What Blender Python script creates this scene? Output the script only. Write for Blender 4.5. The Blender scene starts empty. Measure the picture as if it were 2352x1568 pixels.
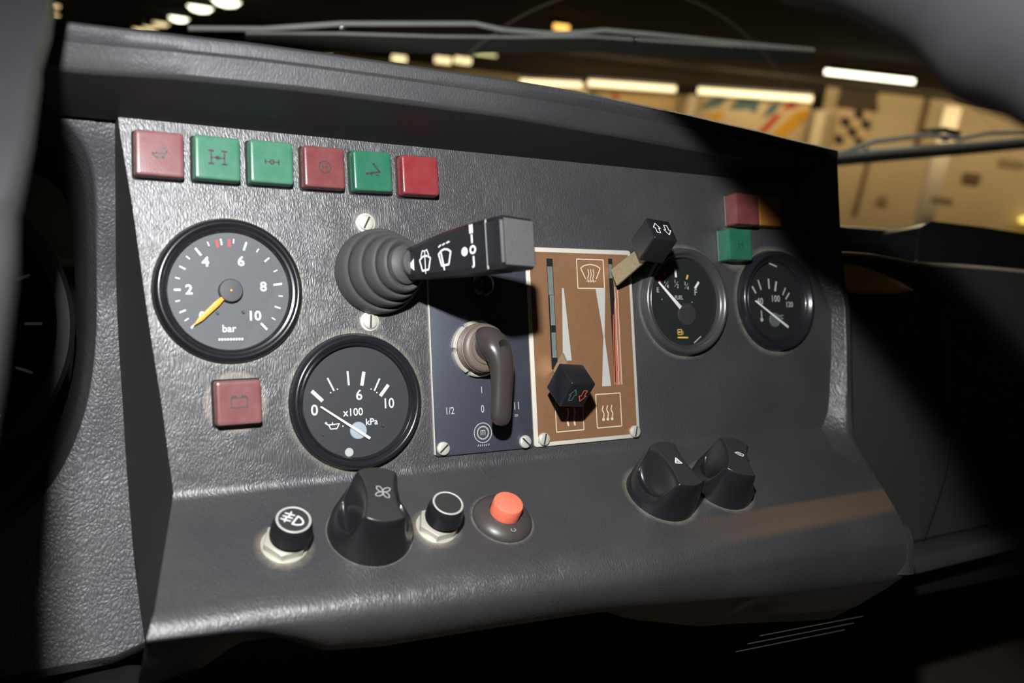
import bpy, bmesh, math, random
from mathutils import Matrix, Vector
random.seed(7)
S = bpy.context.scene
PI = math.pi
R_ = math.radians

# ------------------------------------------------------------------ frames
# Everything on the dashboard is laid out in millimetres in the frame of the
# instrument panel: X along it, Y up it, W out of it towards the driver.
TILT = R_(20)
s20, c20 = math.sin(TILT), math.cos(TILT)
ZB = 2.4
M_P = Matrix(((1, 0, 0, 0), (0, s20, -c20, 0), (0, c20, s20, ZB), (0, 0, 0, 1)))
mm = 0.001

def PF(X=0, Y=0, w=0, rx=0, ry=0, rz=0):
    return (M_P @ Matrix.Translation((X*mm, Y*mm, w*mm)) @ Matrix.Rotation(R_(rz), 4, 'Z')
            @ Matrix.Rotation(R_(ry), 4, 'Y') @ Matrix.Rotation(R_(rx), 4, 'X'))

SA = 50.0
def SF(X, s, h=0, rz=0):                       # frame on the sloping shelf below the panel
    a = R_(SA)
    return PF(X, -57 - s*math.cos(a), s*math.sin(a), rx=-SA) @ Matrix.Translation((0, 0, h*mm)) @ Matrix.Rotation(R_(rz), 4, 'Z')

def pw(X, Y, w):                               # panel mm -> world
    return M_P @ Vector((X*mm, Y*mm, w*mm))

# ------------------------------------------------------------------ camera
cam_d = bpy.data.cameras.new('camera')
cam = bpy.data.objects.new('camera', cam_d)
S.collection.objects.link(cam)
Cr = Vector((0.86832835, -0.04732585, 0.49372678))
Cu = -Vector((-0.02210118, -0.99814056, -0.05680626))
Cf = Vector((0.49549713, 0.03841454, -0.86775971))
CL = (-210.5, -14.2, 364.8)
Rw = M_P.to_3x3()
a_, b_, c_ = Rw @ Cr, Rw @ Cu, Rw @ (-Cf)
cw = pw(*CL)
cam.matrix_world = Matrix(((a_.x, b_.x, c_.x, cw.x), (a_.y, b_.y, c_.y, cw.y), (a_.z, b_.z, c_.z, cw.z), (0, 0, 0, 1)))
cam_d.sensor_width = 36.0
cam_d.lens = 36.0*1950.7/2352.0
cam_d.clip_start = 0.01
cam_d.clip_end = 300
cam_d.dof.use_dof = True
cam_d.dof.focus_distance = 0.415
cam_d.dof.aperture_fstop = 7.0
S.camera = cam

# ------------------------------------------------------------------ world, view, flash
wd = bpy.data.worlds.new('world')
S.world = wd
wd.use_nodes = True
wd.node_tree.nodes['Background'].inputs[0].default_value = (1.0, 0.78, 0.55, 1)
wd.node_tree.nodes['Background'].inputs[1].default_value = 0.008
S.view_settings.view_transform = 'Standard'
S.view_settings.look = 'None'
S.view_settings.exposure = 0.0
S.view_settings.gamma = 1.0
S.view_settings.use_curve_mapping = False

FLASH = (-221, 116.5, 372)
fl = bpy.data.lights.new('flash', 'AREA')
fl.shape = 'RECTANGLE'
fl.size = 0.016
fl.size_y = 0.012
fl.energy = 3.9
fl.color = (0.965, 0.98, 1.0)
flo = bpy.data.objects.new('flash', fl)
S.collection.objects.link(flo)
aim = (pw(-45, 0, 0) - pw(*FLASH)).normalized()
flo.rotation_euler = aim.to_track_quat('-Z', 'Y').to_euler()
flo.location = pw(*FLASH)

# ------------------------------------------------------------------ helpers
def new_mat(name):
    m = bpy.data.materials.new(name)
    m.use_nodes = True
    nt = m.node_tree
    return m, nt, nt.nodes['Principled BSDF']

def plain(name, col, rough=0.5, metal=0.0, spec=0.5, bump=0.0, bscale=800, var=0.0, emit=None, estr=0, coat=0):
    m, nt, b = new_mat(name)
    b.inputs['Base Color'].default_value = (*col, 1)
    b.inputs['Roughness'].default_value = rough
    b.inputs['Metallic'].default_value = metal
    b.inputs['Specular IOR Level'].default_value = spec
    b.inputs['Coat Weight'].default_value = coat
    if emit:
        b.inputs['Emission Color'].default_value = (*emit, 1)
        b.inputs['Emission Strength'].default_value = estr
    if bump or var:
        tc = nt.nodes.new('ShaderNodeTexCoord')
        n = nt.nodes.new('ShaderNodeTexNoise')
        n.inputs['Scale'].default_value = bscale
        n.inputs['Detail'].default_value = 4
        nt.links.new(tc.outputs['Object'], n.inputs['Vector'])
        if bump:
            bp = nt.nodes.new('ShaderNodeBump')
            bp.inputs['Strength'].default_value = bump
            bp.inputs['Distance'].default_value = 0.0003
            nt.links.new(n.outputs['Fac'], bp.inputs['Height'])
            nt.links.new(bp.outputs['Normal'], b.inputs['Normal'])
        if var:
            mx = nt.nodes.new('ShaderNodeMix')
            mx.data_type = 'RGBA'
            mx.inputs[6].default_value = (*[c*(1-var) for c in col], 1)
            mx.inputs[7].default_value = (*[min(1, c*(1+var)) for c in col], 1)
            nt.links.new(n.outputs['Fac'], mx.inputs[0])
            nt.links.new(mx.outputs[2], b.inputs['Base Color'])
    return m

def leather(name, col, dust, rough=0.42, strength=0.65, stretch=0.33, scale=980, dustamt=0.35, spec=0.5, halos=(), band=False):
    m, nt, b = new_mat(name)
    N, L = nt.nodes, nt.links
    tc = N.new('ShaderNodeTexCoord')
    mp = N.new('ShaderNodeMapping')
    mp.inputs['Scale'].default_value = (1, stretch, stretch)
    L.new(tc.outputs['Object'], mp.inputs['Vector'])
    # slow warp so that the wrinkles wander
    nw = N.new('ShaderNodeTexNoise'); nw.inputs['Scale'].default_value = 45; nw.inputs['Detail'].default_value = 2
    L.new(tc.outputs['Object'], nw.inputs['Vector'])
    ms = N.new('ShaderNodeVectorMath'); ms.operation = 'SCALE'; ms.inputs[3].default_value = 0.009
    L.new(nw.outputs['Color'], ms.inputs[0])
    ad = N.new('ShaderNodeVectorMath'); ad.operation = 'ADD'
    L.new(mp.outputs[0], ad.inputs[0]); L.new(ms.outputs[0], ad.inputs[1])
    vo = N.new('ShaderNodeTexVoronoi'); vo.feature = 'DISTANCE_TO_EDGE'; vo.inputs['Scale'].default_value = scale*1.15
    L.new(ad.outputs[0], vo.inputs['Vector'])
    n1 = N.new('ShaderNodeTexNoise'); n1.inputs['Scale'].default_value = scale*1.7; n1.inputs['Detail'].default_value = 3
    L.new(ad.outputs[0], n1.inputs['Vector'])
    cr = N.new('ShaderNodeMapRange'); cr.inputs[1].default_value = 0.0; cr.inputs[2].default_value = 0.35
    L.new(vo.outputs['Distance'], cr.inputs[0])
    mh = N.new('ShaderNodeMath'); mh.operation = 'MULTIPLY_ADD'
    mh.inputs[1].default_value = 0.5
    L.new(cr.outputs[0], mh.inputs[0]); L.new(n1.outputs['Fac'], mh.inputs[2])
    bp = N.new('ShaderNodeBump'); bp.inputs['Strength'].default_value = strength; bp.inputs['Distance'].default_value = 0.00045
    L.new(mh.outputs[0], bp.inputs['Height'])
    L.new(bp.outputs['Normal'], b.inputs['Normal'])
    # dust in the grain and in broad worn patches
    nd = N.new('ShaderNodeTexNoise'); nd.inputs['Scale'].default_value = 22; nd.inputs['Detail'].default_value = 5
    L.new(tc.outputs['Object'], nd.inputs['Vector'])
    rd = N.new('ShaderNodeMapRange'); rd.inputs[1].default_value = 0.35; rd.inputs[2].default_value = 0.75; rd.inputs[4].default_value = dustamt
    L.new(nd.outputs['Fac'], rd.inputs[0])
    mx = N.new('ShaderNodeMix'); mx.data_type = 'RGBA'
    mx.inputs[6].default_value = (*col, 1); mx.inputs[7].default_value = (*dust, 1)
    L.new(rd.outputs[0], mx.inputs[0])
    last = mx.outputs[2]
    if halos:                                  # rings of settled dust round the fittings
        tot = None
        for (hx_, hy_, hz_, hr, hw) in halos:
            ds = N.new('ShaderNodeVectorMath'); ds.operation = 'DISTANCE'; ds.inputs[1].default_value = (hx_*mm, hy_*mm, hz_*mm)
            L.new(tc.outputs['Object'], ds.inputs[0])
            mr = N.new('ShaderNodeMapRange'); mr.inputs[1].default_value = hr*mm; mr.inputs[2].default_value = (hr+hw)*mm
            mr.inputs[3].default_value = 1.0; mr.inputs[4].default_value = 0.0
            L.new(ds.outputs['Value'], mr.inputs[0])
            if tot is None: tot = mr.outputs[0]
            else:
                mxx = N.new('ShaderNodeMath'); mxx.operation = 'MAXIMUM'
                L.new(tot, mxx.inputs[0]); L.new(mr.outputs[0], mxx.inputs[1]); tot = mxx.outputs[0]
        nh = N.new('ShaderNodeTexNoise'); nh.inputs['Scale'].default_value = 260; nh.inputs['Detail'].default_value = 3
        L.new(tc.outputs['Object'], nh.inputs['Vector'])
        hm = N.new('ShaderNodeMath'); hm.operation = 'MULTIPLY'; L.new(tot, hm.inputs[0]); L.new(nh.outputs['Fac'], hm.inputs[1])
        hm2 = N.new('ShaderNodeMath'); hm2.operation = 'MULTIPLY'; hm2.inputs[1].default_value = 0.7; L.new(hm.outputs[0], hm2.inputs[0])
        mh2 = N.new('ShaderNodeMix'); mh2.data_type = 'RGBA'; mh2.inputs[7].default_value = (0.34, 0.29, 0.22, 1)
        L.new(hm2.outputs[0], mh2.inputs[0]); L.new(last, mh2.inputs[6]); last = mh2.outputs[2]
    if band:                                   # rubbed brown strip along the front right of the shelf
        sx = N.new('ShaderNodeSeparateXYZ'); L.new(tc.outputs['Object'], sx.inputs[0])
        def rng(sock, a0, a1):
            r_ = N.new('ShaderNodeMapRange'); r_.interpolation_type = 'SMOOTHSTEP'
            r_.inputs[1].default_value = a0*mm; r_.inputs[2].default_value = a1*mm; L.new(sock, r_.inputs[0]); return r_.outputs[0]
        def mul(p, q):
            m_n = N.new('ShaderNodeMath'); m_n.operation = 'MULTIPLY'; L.new(p, m_n.inputs[0]); L.new(q, m_n.inputs[1]); return m_n.outputs[0]
        inv = N.new('ShaderNodeMath'); inv.operation = 'SUBTRACT'; inv.inputs[0].default_value = 1.0
        L.new(rng(sx.outputs[2], 49.5, 52.5), inv.inputs[1])
        bm_ = mul(mul(rng(sx.outputs[2], 38.5, 41.0), inv.outputs[0]), rng(sx.outputs[0], 40, 150))
        bm_ = mul(bm_, rng(sx.outputs[1], -120, -116))
        mb = N.new('ShaderNodeMix'); mb.data_type = 'RGBA'; mb.inputs[7].default_value = (0.105, 0.07, 0.048, 1)
        L.new(bm_, mb.inputs[0]); L.new(last, mb.inputs[6]); last = mb.outputs[2]
    L.new(last, b.inputs['Base Color'])
    rr = N.new('ShaderNodeMapRange'); rr.inputs[3].default_value = rough-0.06; rr.inputs[4].default_value = rough+0.12
    L.new(n1.outputs['Fac'], rr.inputs[0]); L.new(rr.outputs[0], b.inputs['Roughness'])
    b.inputs['Specular IOR Level'].default_value = spec
    return m

def glass_mat(name, refl=0.06, rough=0.02, tint=(1, 1, 1), dirt=None):
    m = bpy.data.materials.new(name); m.use_nodes = True
    nt = m.node_tree; N, L = nt.nodes, nt.links
    for n in list(N): N.remove(n)
    out = N.new('ShaderNodeOutputMaterial')
    tr = N.new('ShaderNodeBsdfTransparent'); tr.inputs[0].default_value = (*tint, 1)
    gl = N.new('ShaderNodeBsdfGlossy'); gl.inputs['Roughness'].default_value = rough
    mx = N.new('ShaderNodeMixShader')
    lw = N.new('ShaderNodeLayerWeight'); lw.inputs[0].default_value = 0.5
    pwn = N.new('ShaderNodeMath'); pwn.operation = 'POWER'; pwn.inputs[1].default_value = 5.0
    mu = N.new('ShaderNodeMath'); mu.operation = 'MULTIPLY_ADD'; mu.inputs[1].default_value = 0.6; mu.inputs[2].default_value = refl
    L.new(lw.outputs['Facing'], pwn.inputs[0]); L.new(pwn.outputs[0], mu.inputs[0]); L.new(mu.outputs[0], mx.inputs[0])
    L.new(tr.outputs[0], mx.inputs[1]); L.new(gl.outputs[0], mx.inputs[2])
    last = mx
    if dirt:
        df = N.new('ShaderNodeBsdfDiffuse'); df.inputs[0].default_value = (0.5, 0.4, 0.3, 1)
        m2 = N.new('ShaderNodeMixShader')
        dirt(nt, m2)
        L.new(last.outputs[0], m2.inputs[1]); L.new(df.outputs[0], m2.inputs[2])
        last = m2
    L.new(last.outputs[0], out.inputs[0])
    return m

class G:
    """collects shapes in millimetres and links them as one mesh object"""
    def __init__(s):
        s.bm = bmesh.new()
    def poly(s, pts, z=None):
        vs = [s.bm.verts.new((p[0], p[1], z if z is not None else p[2])) for p in pts]
        try: return s.bm.faces.new(vs)
        except ValueError: return None
    def grid(s, rows, close=False, mi=0):
        V = [[s.bm.verts.new(p) for p in r] for r in rows]
        n = len(V[0])
        for i in range(len(V)-1):
            for j in range(n if close else n-1):
                k = (j+1) % n
                f = s.bm.faces.new((V[i][j], V[i][k], V[i+1][k], V[i+1][j]))
                f.material_index = mi
        return V
    def cap(s, ring, mi=0):
        f = s.bm.faces.new(ring); f.material_index = mi; return f
    def lathe(s, prof, seg=48, M=None, cap0=False, cap1=False, mi=0):
        rows = []
        for r, z in prof:
            rows.append([(r*math.cos(2*PI*k/seg), r*math.sin(2*PI*k/seg), z) for k in range(seg)])
        if M is not None:
            rows = [[tuple(M @ Vector(p)) for p in r] for r in rows]
        V = s.grid(rows, close=True, mi=mi)
        if cap0: s.cap(V[0][::-1], mi)
        if cap1: s.cap(V[-1], mi)
        return V
    def prism(s, pts, z0, z1, bev=0.0, seg=2, M=None):
        """extruded outline, rounded along its top and bottom edges"""
        b = bmesh.new()
        lo = [b.verts.new((p[0], p[1], z0)) for p in pts]
        hi = [b.verts.new((p[0], p[1], z1)) for p in pts]
        n = len(pts)
        b.faces.new(lo[::-1]); b.faces.new(hi)
        for i in range(n):
            b.faces.new((lo[i], lo[(i+1) % n], hi[(i+1) % n], hi[i]))
        bmesh.ops.recalc_face_normals(b, faces=b.faces)
        if bev:
            bmesh.ops.bevel(b, geom=list(b.edges), offset=bev, segments=seg, affect='EDGES', profile=0.5, clamp_overlap=True)
        if M is not None: bmesh.ops.transform(b, matrix=M, verts=b.verts)
        s.add(b)
    def box(s, x0, x1, y0, y1, z0, z1, bev=0.0, seg=2, M=None):
        s.prism([(x0, y0), (x1, y0), (x1, y1), (x0, y1)], z0, z1, bev, seg, M)
    def hull(s, pts, bev=0.0, seg=2):
        b = bmesh.new()
        for p in pts: b.verts.new(p)
        bmesh.ops.convex_hull(b, input=b.verts)
        bmesh.ops.dissolve_limit(b, angle_limit=R_(1), verts=b.verts, edges=b.edges)
        if bev:
            bmesh.ops.bevel(b, geom=list(b.edges), offset=bev, segments=seg, affect='EDGES', profile=0.5, clamp_overlap=True)
        s.add(b)
    def add(s, b):
        me = bpy.data.meshes.new('tmp'); b.to_mesh(me); b.free()
        s.bm.from_mesh(me); bpy.data.meshes.remove(me)
    def tube(s, path, r, seg=12, closed=False, rf=None):
        path = [Vector(p) for p in path]; n = len(path)
        rows = []; up = None
        for i, p in enumerate(path):
            if closed: t = path[(i+1) % n] - path[i-1]
            else: t = path[min(i+1, n-1)] - path[max(i-1, 0)]
            t.normalize()
            if up is None:
                up = Vector((0, 0, 1)) if abs(t.z) < 0.9 else Vector((1, 0, 0))
            x = t.cross(up)
            if x.length < 1e-6: x = t.orthogonal()
            x.normalize(); y = x.cross(t).normalized(); up = y
            rr = r if not hasattr(r, '__len__') else r[i]
            row = []
            for k in range(seg):
                a = 2*PI*k/seg
                q = rr*(rf(i, a) if rf else 1)
                row.append(tuple(p + x*math.cos(a)*q + y*math.sin(a)*q))
            rows.append(row)
        if closed: rows.append(rows[0])
        V = s.grid(rows, close=True)
        if not closed:
            s.cap(V[0][::-1]); s.cap(V[-1])
    def ribbon(s, pts, w, z=0.0, closed=False):
        """flat painted line of width w"""
        P = [Vector((p[0], p[1])) for p in pts]; n = len(P)
        for i in range(n if closed else n-1):
            a, b = P[i], P[(i+1) % n]
            d = (b-a)
            if d.length < 1e-6: continue
            nrm = Vector((-d.y, d.x)).normalized()*w/2
            s.poly([a+nrm*-1, b-nrm, b+nrm, a+nrm], z)
        for p in P:
            s.disc(p.x, p.y, w/2*0.98, z, 10)
    def disc(s, x, y, r, z=0.0, seg=24, ry=None):
        ry = ry or r
        s.poly([(x+r*math.cos(2*PI*k/seg), y+ry*math.sin(2*PI*k/seg)) for k in range(seg)], z)
    def text(s, t, x, y, h, z=0.0, rz=0, sx=1.0, bold=0.0):
        cu = bpy.data.curves.new('t', 'FONT'); cu.body = t; cu.size = h/0.70
        cu.align_x = 'CENTER'; cu.align_y = 'CENTER'; cu.offset = bold; cu.resolution_u = 3
        o = bpy.data.objects.new('t', cu)
        me = bpy.data.meshes.new_from_object(o)
        me.transform(Matrix.Translation((x, y, z)) @ Matrix.Rotation(R_(rz), 4, 'Z') @ Matrix.Diagonal((sx, 1, 1, 1)))
        s.bm.from_mesh(me)
        bpy.data.meshes.remove(me); bpy.data.objects.remove(o); bpy.data.curves.remove(cu)
    def build(s, name, mats, parent=None, M=None, smooth=35, label=None):
        bmesh.ops.recalc_face_normals(s.bm, faces=s.bm.faces) if smooth is not None else None
        bmesh.ops.scale(s.bm, vec=(mm, mm, mm), verts=s.bm.verts)
        me = bpy.data.meshes.new(name); s.bm.to_mesh(me); s.bm.free()
        for m in (mats if isinstance(mats, (list, tuple)) else [mats]): me.materials.append(m)
        if smooth is not None:
            me.polygons.foreach_set('use_smooth', [True]*len(me.polygons))
            me.set_sharp_from_angle(angle=R_(smooth))
        o = bpy.data.objects.new(name, me)
        S.collection.objects.link(o)
        if parent is not None: o.parent = parent
        if M is not None:
            if parent is None: o.matrix_world = M
            else: o.matrix_local = M
        if label: o['label'] = label
        return o

def thing(name, label, cat, M=None, group=None):
    o = bpy.data.objects.new(name, None)
    S.collection.objects.link(o)
    o.empty_display_size = 0.02
    o['label'] = label; o['category'] = cat
    if group: o['group'] = group
    if M is not None: o.matrix_world = M
    return o
def tag(o, label, cat, group=None, kind=None):
    if label: o['label'] = label
    if cat: o['category'] = cat
    if group: o['group'] = group
    if kind: o['kind'] = kind
    return o
def struct(o):
    o['kind'] = 'structure'
    return o
def T(x=0, y=0, z=0):
    return Matrix.Translation((x*mm, y*mm, z*mm))
def lerp(tab, x):
    if x <= tab[0][0]: return tab[0][1]
    for (a, p), (b, q) in zip(tab, tab[1:]):
        if x <= b:
            t = (x-a)/(b-a); t = t*t*(3-2*t)*0.3 + t*0.7
            return p + (q-p)*t
    return tab[-1][1]
def frange(a, b, n):
    return [a + (b-a)*i/(n-1) for i in range(n)]

# ------------------------------------------------------------------ materials
HALO = [(-136.6, 26, 0, 30.2, 2.2), (-83.4, -23.1, 0, 30.2, 3.2), (109.7, 21.7, 0, 30.4, 2.5), (181, 22.4, 0, 30.4, 3.5), (-75.9, 57.4, 0, 3.8, 3.5), (-75.9, 12.6, 0, 3.8, 3.0), (-135.6, -20.5, 0, 12.2, 1.5), (151.5, 54.1, 0, 11, 4)]
for _x, _s, _r, _w in ((-124.2, 32.2, 8.5, 4.0), (-59.0, 34.0, 8.5, 3.5), (-26.6, 34.3, 13.6, 1.8), (65.5, 33, 18.2, 3), (106, 33, 17, 3), (-88.4, 31.5, 17.7, 0.8)):
    _a = R_(SA); HALO.append((_x, -57 - _s*math.cos(_a), _s*math.sin(_a), _r, _w))
M_panel = leather('panel_leather', (0.038, 0.038, 0.041), (0.08, 0.074, 0.067), halos=HALO, band=True, spec=1.0, rough=0.40, strength=0.36)
M_shelf = leather('shelf_leather', (0.05, 0.05, 0.052), (0.10, 0.088, 0.072), dustamt=0.5)
M_side = leather('surround_leather', (0.045, 0.045, 0.049), (0.075, 0.072, 0.07), scale=620, stretch=0.6, strength=0.5)
M_trim = leather('trim_leather', (0.034, 0.034, 0.037), (0.065, 0.06, 0.055), scale=700, strength=0.5, spec=0.6)
M_hood = leather('hood_leather', (0.036, 0.036, 0.039), (0.065, 0.062, 0.06), strength=0.3, rough=0.5)
M_under = plain('hood_underside_shade', (0.011, 0.011, 0.0115), 0.55, bump=0.25, bscale=500)  # shade under the hood put into a darker colour
M_flank = plain('flank_shade', (0.022, 0.022, 0.022), 0.6, bump=0.3, bscale=900)  # darker than the panel face: grazing-light shade put into the colour
M_black = plain('black_plastic', (0.013, 0.0135, 0.015), 0.28, bump=0.03, bscale=2500, var=0.15)
M_knobtop = plain('worn_knob_top', (0.026, 0.025, 0.023), 0.5, bump=0.1, bscale=2500, var=0.25)
M_blackd = plain('dusty_black_plastic', (0.03, 0.028, 0.026), 0.5, bump=0.1, bscale=2500, var=0.3)
M_bezel = plain('bezel_black_paint', (0.012, 0.012, 0.014), 0.25, coat=0.3)
M_dial = plain('dial_grey', (0.088, 0.092, 0.098), 0.6, var=0.06, bscale=300)
M_dial2 = plain('dial_dark', (0.028, 0.03, 0.032), 0.55, var=0.08, bscale=300)
M_dial3 = plain('dial_black', (0.014, 0.016, 0.017), 0.5, var=0.08, bscale=300)
M_white = plain('white_print', (0.75, 0.76, 0.76), 0.6)
M_whiter = plain('grey_print', (0.42, 0.43, 0.42), 0.6)
M_redp = plain('red_print', (0.45, 0.06, 0.06), 0.6)
M_yelp = plain('yellow_print', (0.62, 0.42, 0.08), 0.6)
M_orange = plain('orange_needle', (0.85, 0.36, 0.04), 0.5)
M_needle = plain('white_needle', (0.8, 0.8, 0.75), 0.5)
M_hubg = plain('needle_hub', (0.05, 0.052, 0.055), 0.4)
M_glass = glass_mat('gauge_glass', 0.04, 0.03)
M_rubber = plain('grey_rubber', (0.06, 0.059, 0.059), 0.6, bump=0.25, bscale=1200, var=0.12)
M_steel = plain('zinc_screw', (0.66, 0.63, 0.54), 0.42, metal=0.45, bump=0.15, bscale=1500, var=0.12)
M_nut = plain('dull_nickel_nut', (0.62, 0.59, 0.5), 0.38, metal=0.5, bump=0.1, bscale=1500)
M_chrome = plain('chrome', (0.8, 0.8, 0.8), 0.12, metal=1)
M_blueplate = plain('blue_grey_plate', (0.055, 0.06, 0.078), 0.42, metal=0.3, bump=0.12, bscale=900, var=0.1)
M_brown = plain('brown_plate', (0.25, 0.13, 0.065), 0.42, metal=0.25, bump=0.1, bscale=300, var=0.12)
M_cream = plain('cream_plate_edge', (0.6, 0.56, 0.48), 0.5, metal=0.2)
M_sil = plain('silver_print', (0.42, 0.42, 0.38), 0.5)
M_redstripe = plain('red_stripe_print', (0.5, 0.13, 0.07), 0.5)
M_lever = plain('brown_black_lever', (0.042, 0.034, 0.032), 0.3, bump=0.05, bscale=1500, coat=0.2)
M_collar = plain('worn_brown_collar', (0.13, 0.10, 0.08), 0.45, bump=0.2, bscale=1500, var=0.2)
M_blade = plain('oily_steel_blade', (0.42, 0.35, 0.22), 0.45, metal=0.6, bump=0.2, bscale=700, var=0.25)
M_slotd = plain('slot_dark', (0.004, 0.004, 0.004), 0.6)
M_slotg = plain('slot_grey_green', (0.13, 0.15, 0.14), 0.6, var=0.3, bscale=250)
M_redbtn = plain('coral_red_button', (0.82, 0.17, 0.10), 0.5, bump=0.1, bscale=1200, var=0.08)
M_wheel = plain('steering_wheel_rubber', (0.014, 0.0145, 0.0155), 0.6, 0.0, 0.3, bump=0.1, bscale=300, var=0.15)
M_grey = plain('end_face_grey', (0.10, 0.098, 0.095), 0.42, bump=0.5, bscale=900, var=0.15)
M_passd = leather('passenger_vinyl', (0.036, 0.035, 0.033), (0.05, 0.047, 0.042), strength=0.2, rough=0.6)
M_tan = plain('tan_edge', (0.42, 0.34, 0.26), 0.5, var=0.2, bscale=60)
M_yel = plain('ochre_patch', (0.75, 0.50, 0.14), 0.6, var=0.2, bscale=80)
M_carpet = plain('brown_carpet', (0.09, 0.065, 0.045), 0.95, spec=0.1, bump=1.0, bscale=400, var=0.5)
M_alu = plain('wiper_grey_metal', (0.9, 0.92, 0.9), 0.5, metal=0.0, var=0.15, bscale=60)
M_wrub = plain('wiper_rubber', (0.05, 0.052, 0.05), 0.5)

def lamp_mat(name, col, dust, k):
    m, nt, b = new_mat(name)
    N, L = nt.nodes, nt.links
    tc = N.new('ShaderNodeTexCoord'); n = N.new('ShaderNodeTexNoise')
    n.inputs['Scale'].default_value = 130; n.inputs['Detail'].default_value = 5
    L.new(tc.outputs['Object'], n.inputs['Vector'])
    r = N.new('ShaderNodeMapRange'); r.inputs[1].default_value = 0.3; r.inputs[2].default_value = 0.7
    r.inputs[3].default_value = max(0, k-0.18); r.inputs[4].default_value = k+0.12
    L.new(n.outputs['Fac'], r.inputs[0])
    mx = N.new('ShaderNodeMix'); mx.data_type = 'RGBA'
    mx.inputs[6].default_value = (*col, 1); mx.inputs[7].default_value = (*dust, 1)
    L.new(r.outputs[0], mx.inputs[0]); L.new(mx.outputs[2], b.inputs['Base Color'])
    b.inputs['Roughness'].default_value = 0.28
    bp = N.new('ShaderNodeBump'); bp.inputs['Strength'].default_value = 0.12; bp.inputs['Distance'].default_value = 0.0002
    n2 = N.new('ShaderNodeTexNoise'); n2.inputs['Scale'].default_value = 1800
    L.new(tc.outputs['Object'], n2.inputs['Vector']); L.new(n2.outputs['Fac'], bp.inputs['Height'])
    L.new(bp.outputs['Normal'], b.inputs['Normal'])
    return m
M_l_red1 = lamp_mat('dusty_red_lens', (0.14, 0.02, 0.026), (0.24, 0.135, 0.13), 0.5)
M_l_red2 = lamp_mat('red_lens', (0.13, 0.016, 0.02), (0.2, 0.09, 0.085), 0.4)
M_l_red3 = lamp_mat('bright_red_lens', (0.19, 0.014, 0.019), (0.24, 0.07, 0.07), 0.3)
M_l_grn1 = lamp_mat('dusty_green_lens', (0.01, 0.13, 0.068), (0.11, 0.22, 0.15), 0.45)
M_l_grn2 = lamp_mat('green_lens', (0.006, 0.11, 0.055), (0.07, 0.16, 0.11), 0.3)
M_l_amb = lamp_mat('amber_lens', (0.35, 0.12, 0.01), (0.3, 0.18, 0.08), 0.3)
M_sym = plain('faded_dark_print', (0.03, 0.03, 0.03), 0.5)
M_symr = plain('faded_red_print', (0.05, 0.03, 0.033), 0.5)

# ------------------------------------------------------------------ dashboard body
dash = thing('dashboard', 'black grained dashboard with hooded instrument panel and sloping switch shelf', 'dashboard', PF())

# panel face + shelf + bolster as one skin
def right_inner(Y):
    return lerp([(-60, 217), (17, 231), (52, 214), (96, 203), (120, 200)], Y)
def left_edge(Y):
    return lerp([(-57, -161), (-25, -164), (20, -169), (60, -173), (92, -177), (110, -178)], Y)
g = G()
NX = 60
rows = []
for Y in [104, 96, 92, 80, 60, 40, 20, 0, -20, -40, -50, -54]:
    xl, xr = left_edge(Y), 236
    rows.append([(x, Y, 0.0) for x in frange(xl, xr, NX)])
for k in range(1, 6):                         # soft fillet into the shelf
    a = R_(SA)*k/6
    r = 7
    Y = -54 - r*math.sin(a); w = r*(1-math.cos(a))
    rows.append([(x, Y, w) for x in frange(-161-0.2*k, 236, NX)])
aS = R_(SA)
def shelf_end(t):
    return (-173.9 + t*(212+173.9), -90.5 - 8.5*t, 40 + 10.0*t)
for q in (0.25, 0.5, 0.75, 0.97):
    row = []
    for j in range(NX):
        t = j/(NX-1)
        e = shelf_end(t)
        x0 = -162.2 + t*(236+162.2)
        y0, w0 = -59.4, 2.5
        x = x0 + (e[0]-x0)*q
        row.append((x, y0 + (e[1]-y0)*q, w0 + (e[2]-w0)*q))
    rows.append(row)
def B(t):                                     # outer roll of the lip
    return (-177.5 + t*(211+177.5), -98.5 - 18*t, 47 + 11*t)
BT = [(0, -101), (0.07, -103.5), (0.1, -106), (0.13, -112), (0.17, -121), (0.24, -126), (0.4, -128), (0.5, -129), (0.75, -134), (1, -138)]
DT = [(0, 4), (0.07, 8), (0.12, 16), (0.17, 27), (0.24, 36), (0.36, 36), (0.47, 32), (0.6, 19), (0.75, 8), (1, 3)]  # undercut depth, shaped to darken the lip like a cast shadow
def Cc(t, up=0.0):                            # where the lip turns under
    return (-177.5 + t*(213.5+177.5), lerp(BT, t), 46 + 9*t)
for e, fn in ((0.0, lambda t: shelf_end(t)), (0.5, None), (1.0, B)):
    row = []
    for j in range(NX):
        t = j/(NX-1)
        a, b = Vector(shelf_end(t)), Vector(B(t))
        p = a + (b-a)*e
        if e == 0.5: p += Vector((0, 0.9, 0.9))
        row.append(tuple(p))
    rows.append(row)
for e in (0.12, 0.25, 0.38, 0.5, 0.62, 0.74, 0.87, 1.0):
    row = []
    for j in range(NX):
        t = j/(NX-1)
        a, b = Vector(B(t)), Vector(Cc(t))
        D_ = lerp(DT, t)
        k = min(1, D_/14)
        ey = e*(1-k) + k*math.sin(e*PI/2)
        p = a + (b-a)*ey
        bul = 0.8*math.sin(PI*e)*(1-k)
        row.append((p.x, p.y, p.z + bul - D_*(1-math.cos(e*PI/2))))
    rows.append(row)
for dy, dw in ((-1, -1), (-2.5, -2.5), (-5, -5), (-9, -9), (-15, -16), (-22, -24), (-34, -40), (-40, -80)):
    row = []
    for j in range(NX):
        t = j/(NX-1)
        p = Cc(t)
        D_ = lerp(DT, t); k = 1 - 0.85*min(1, D_/20)
        row.append((p[0] + 0.35*dw*t, p[1] + dy*k, p[2] - D_ + dw))
    rows.append(row)
g.grid(rows)
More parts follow.
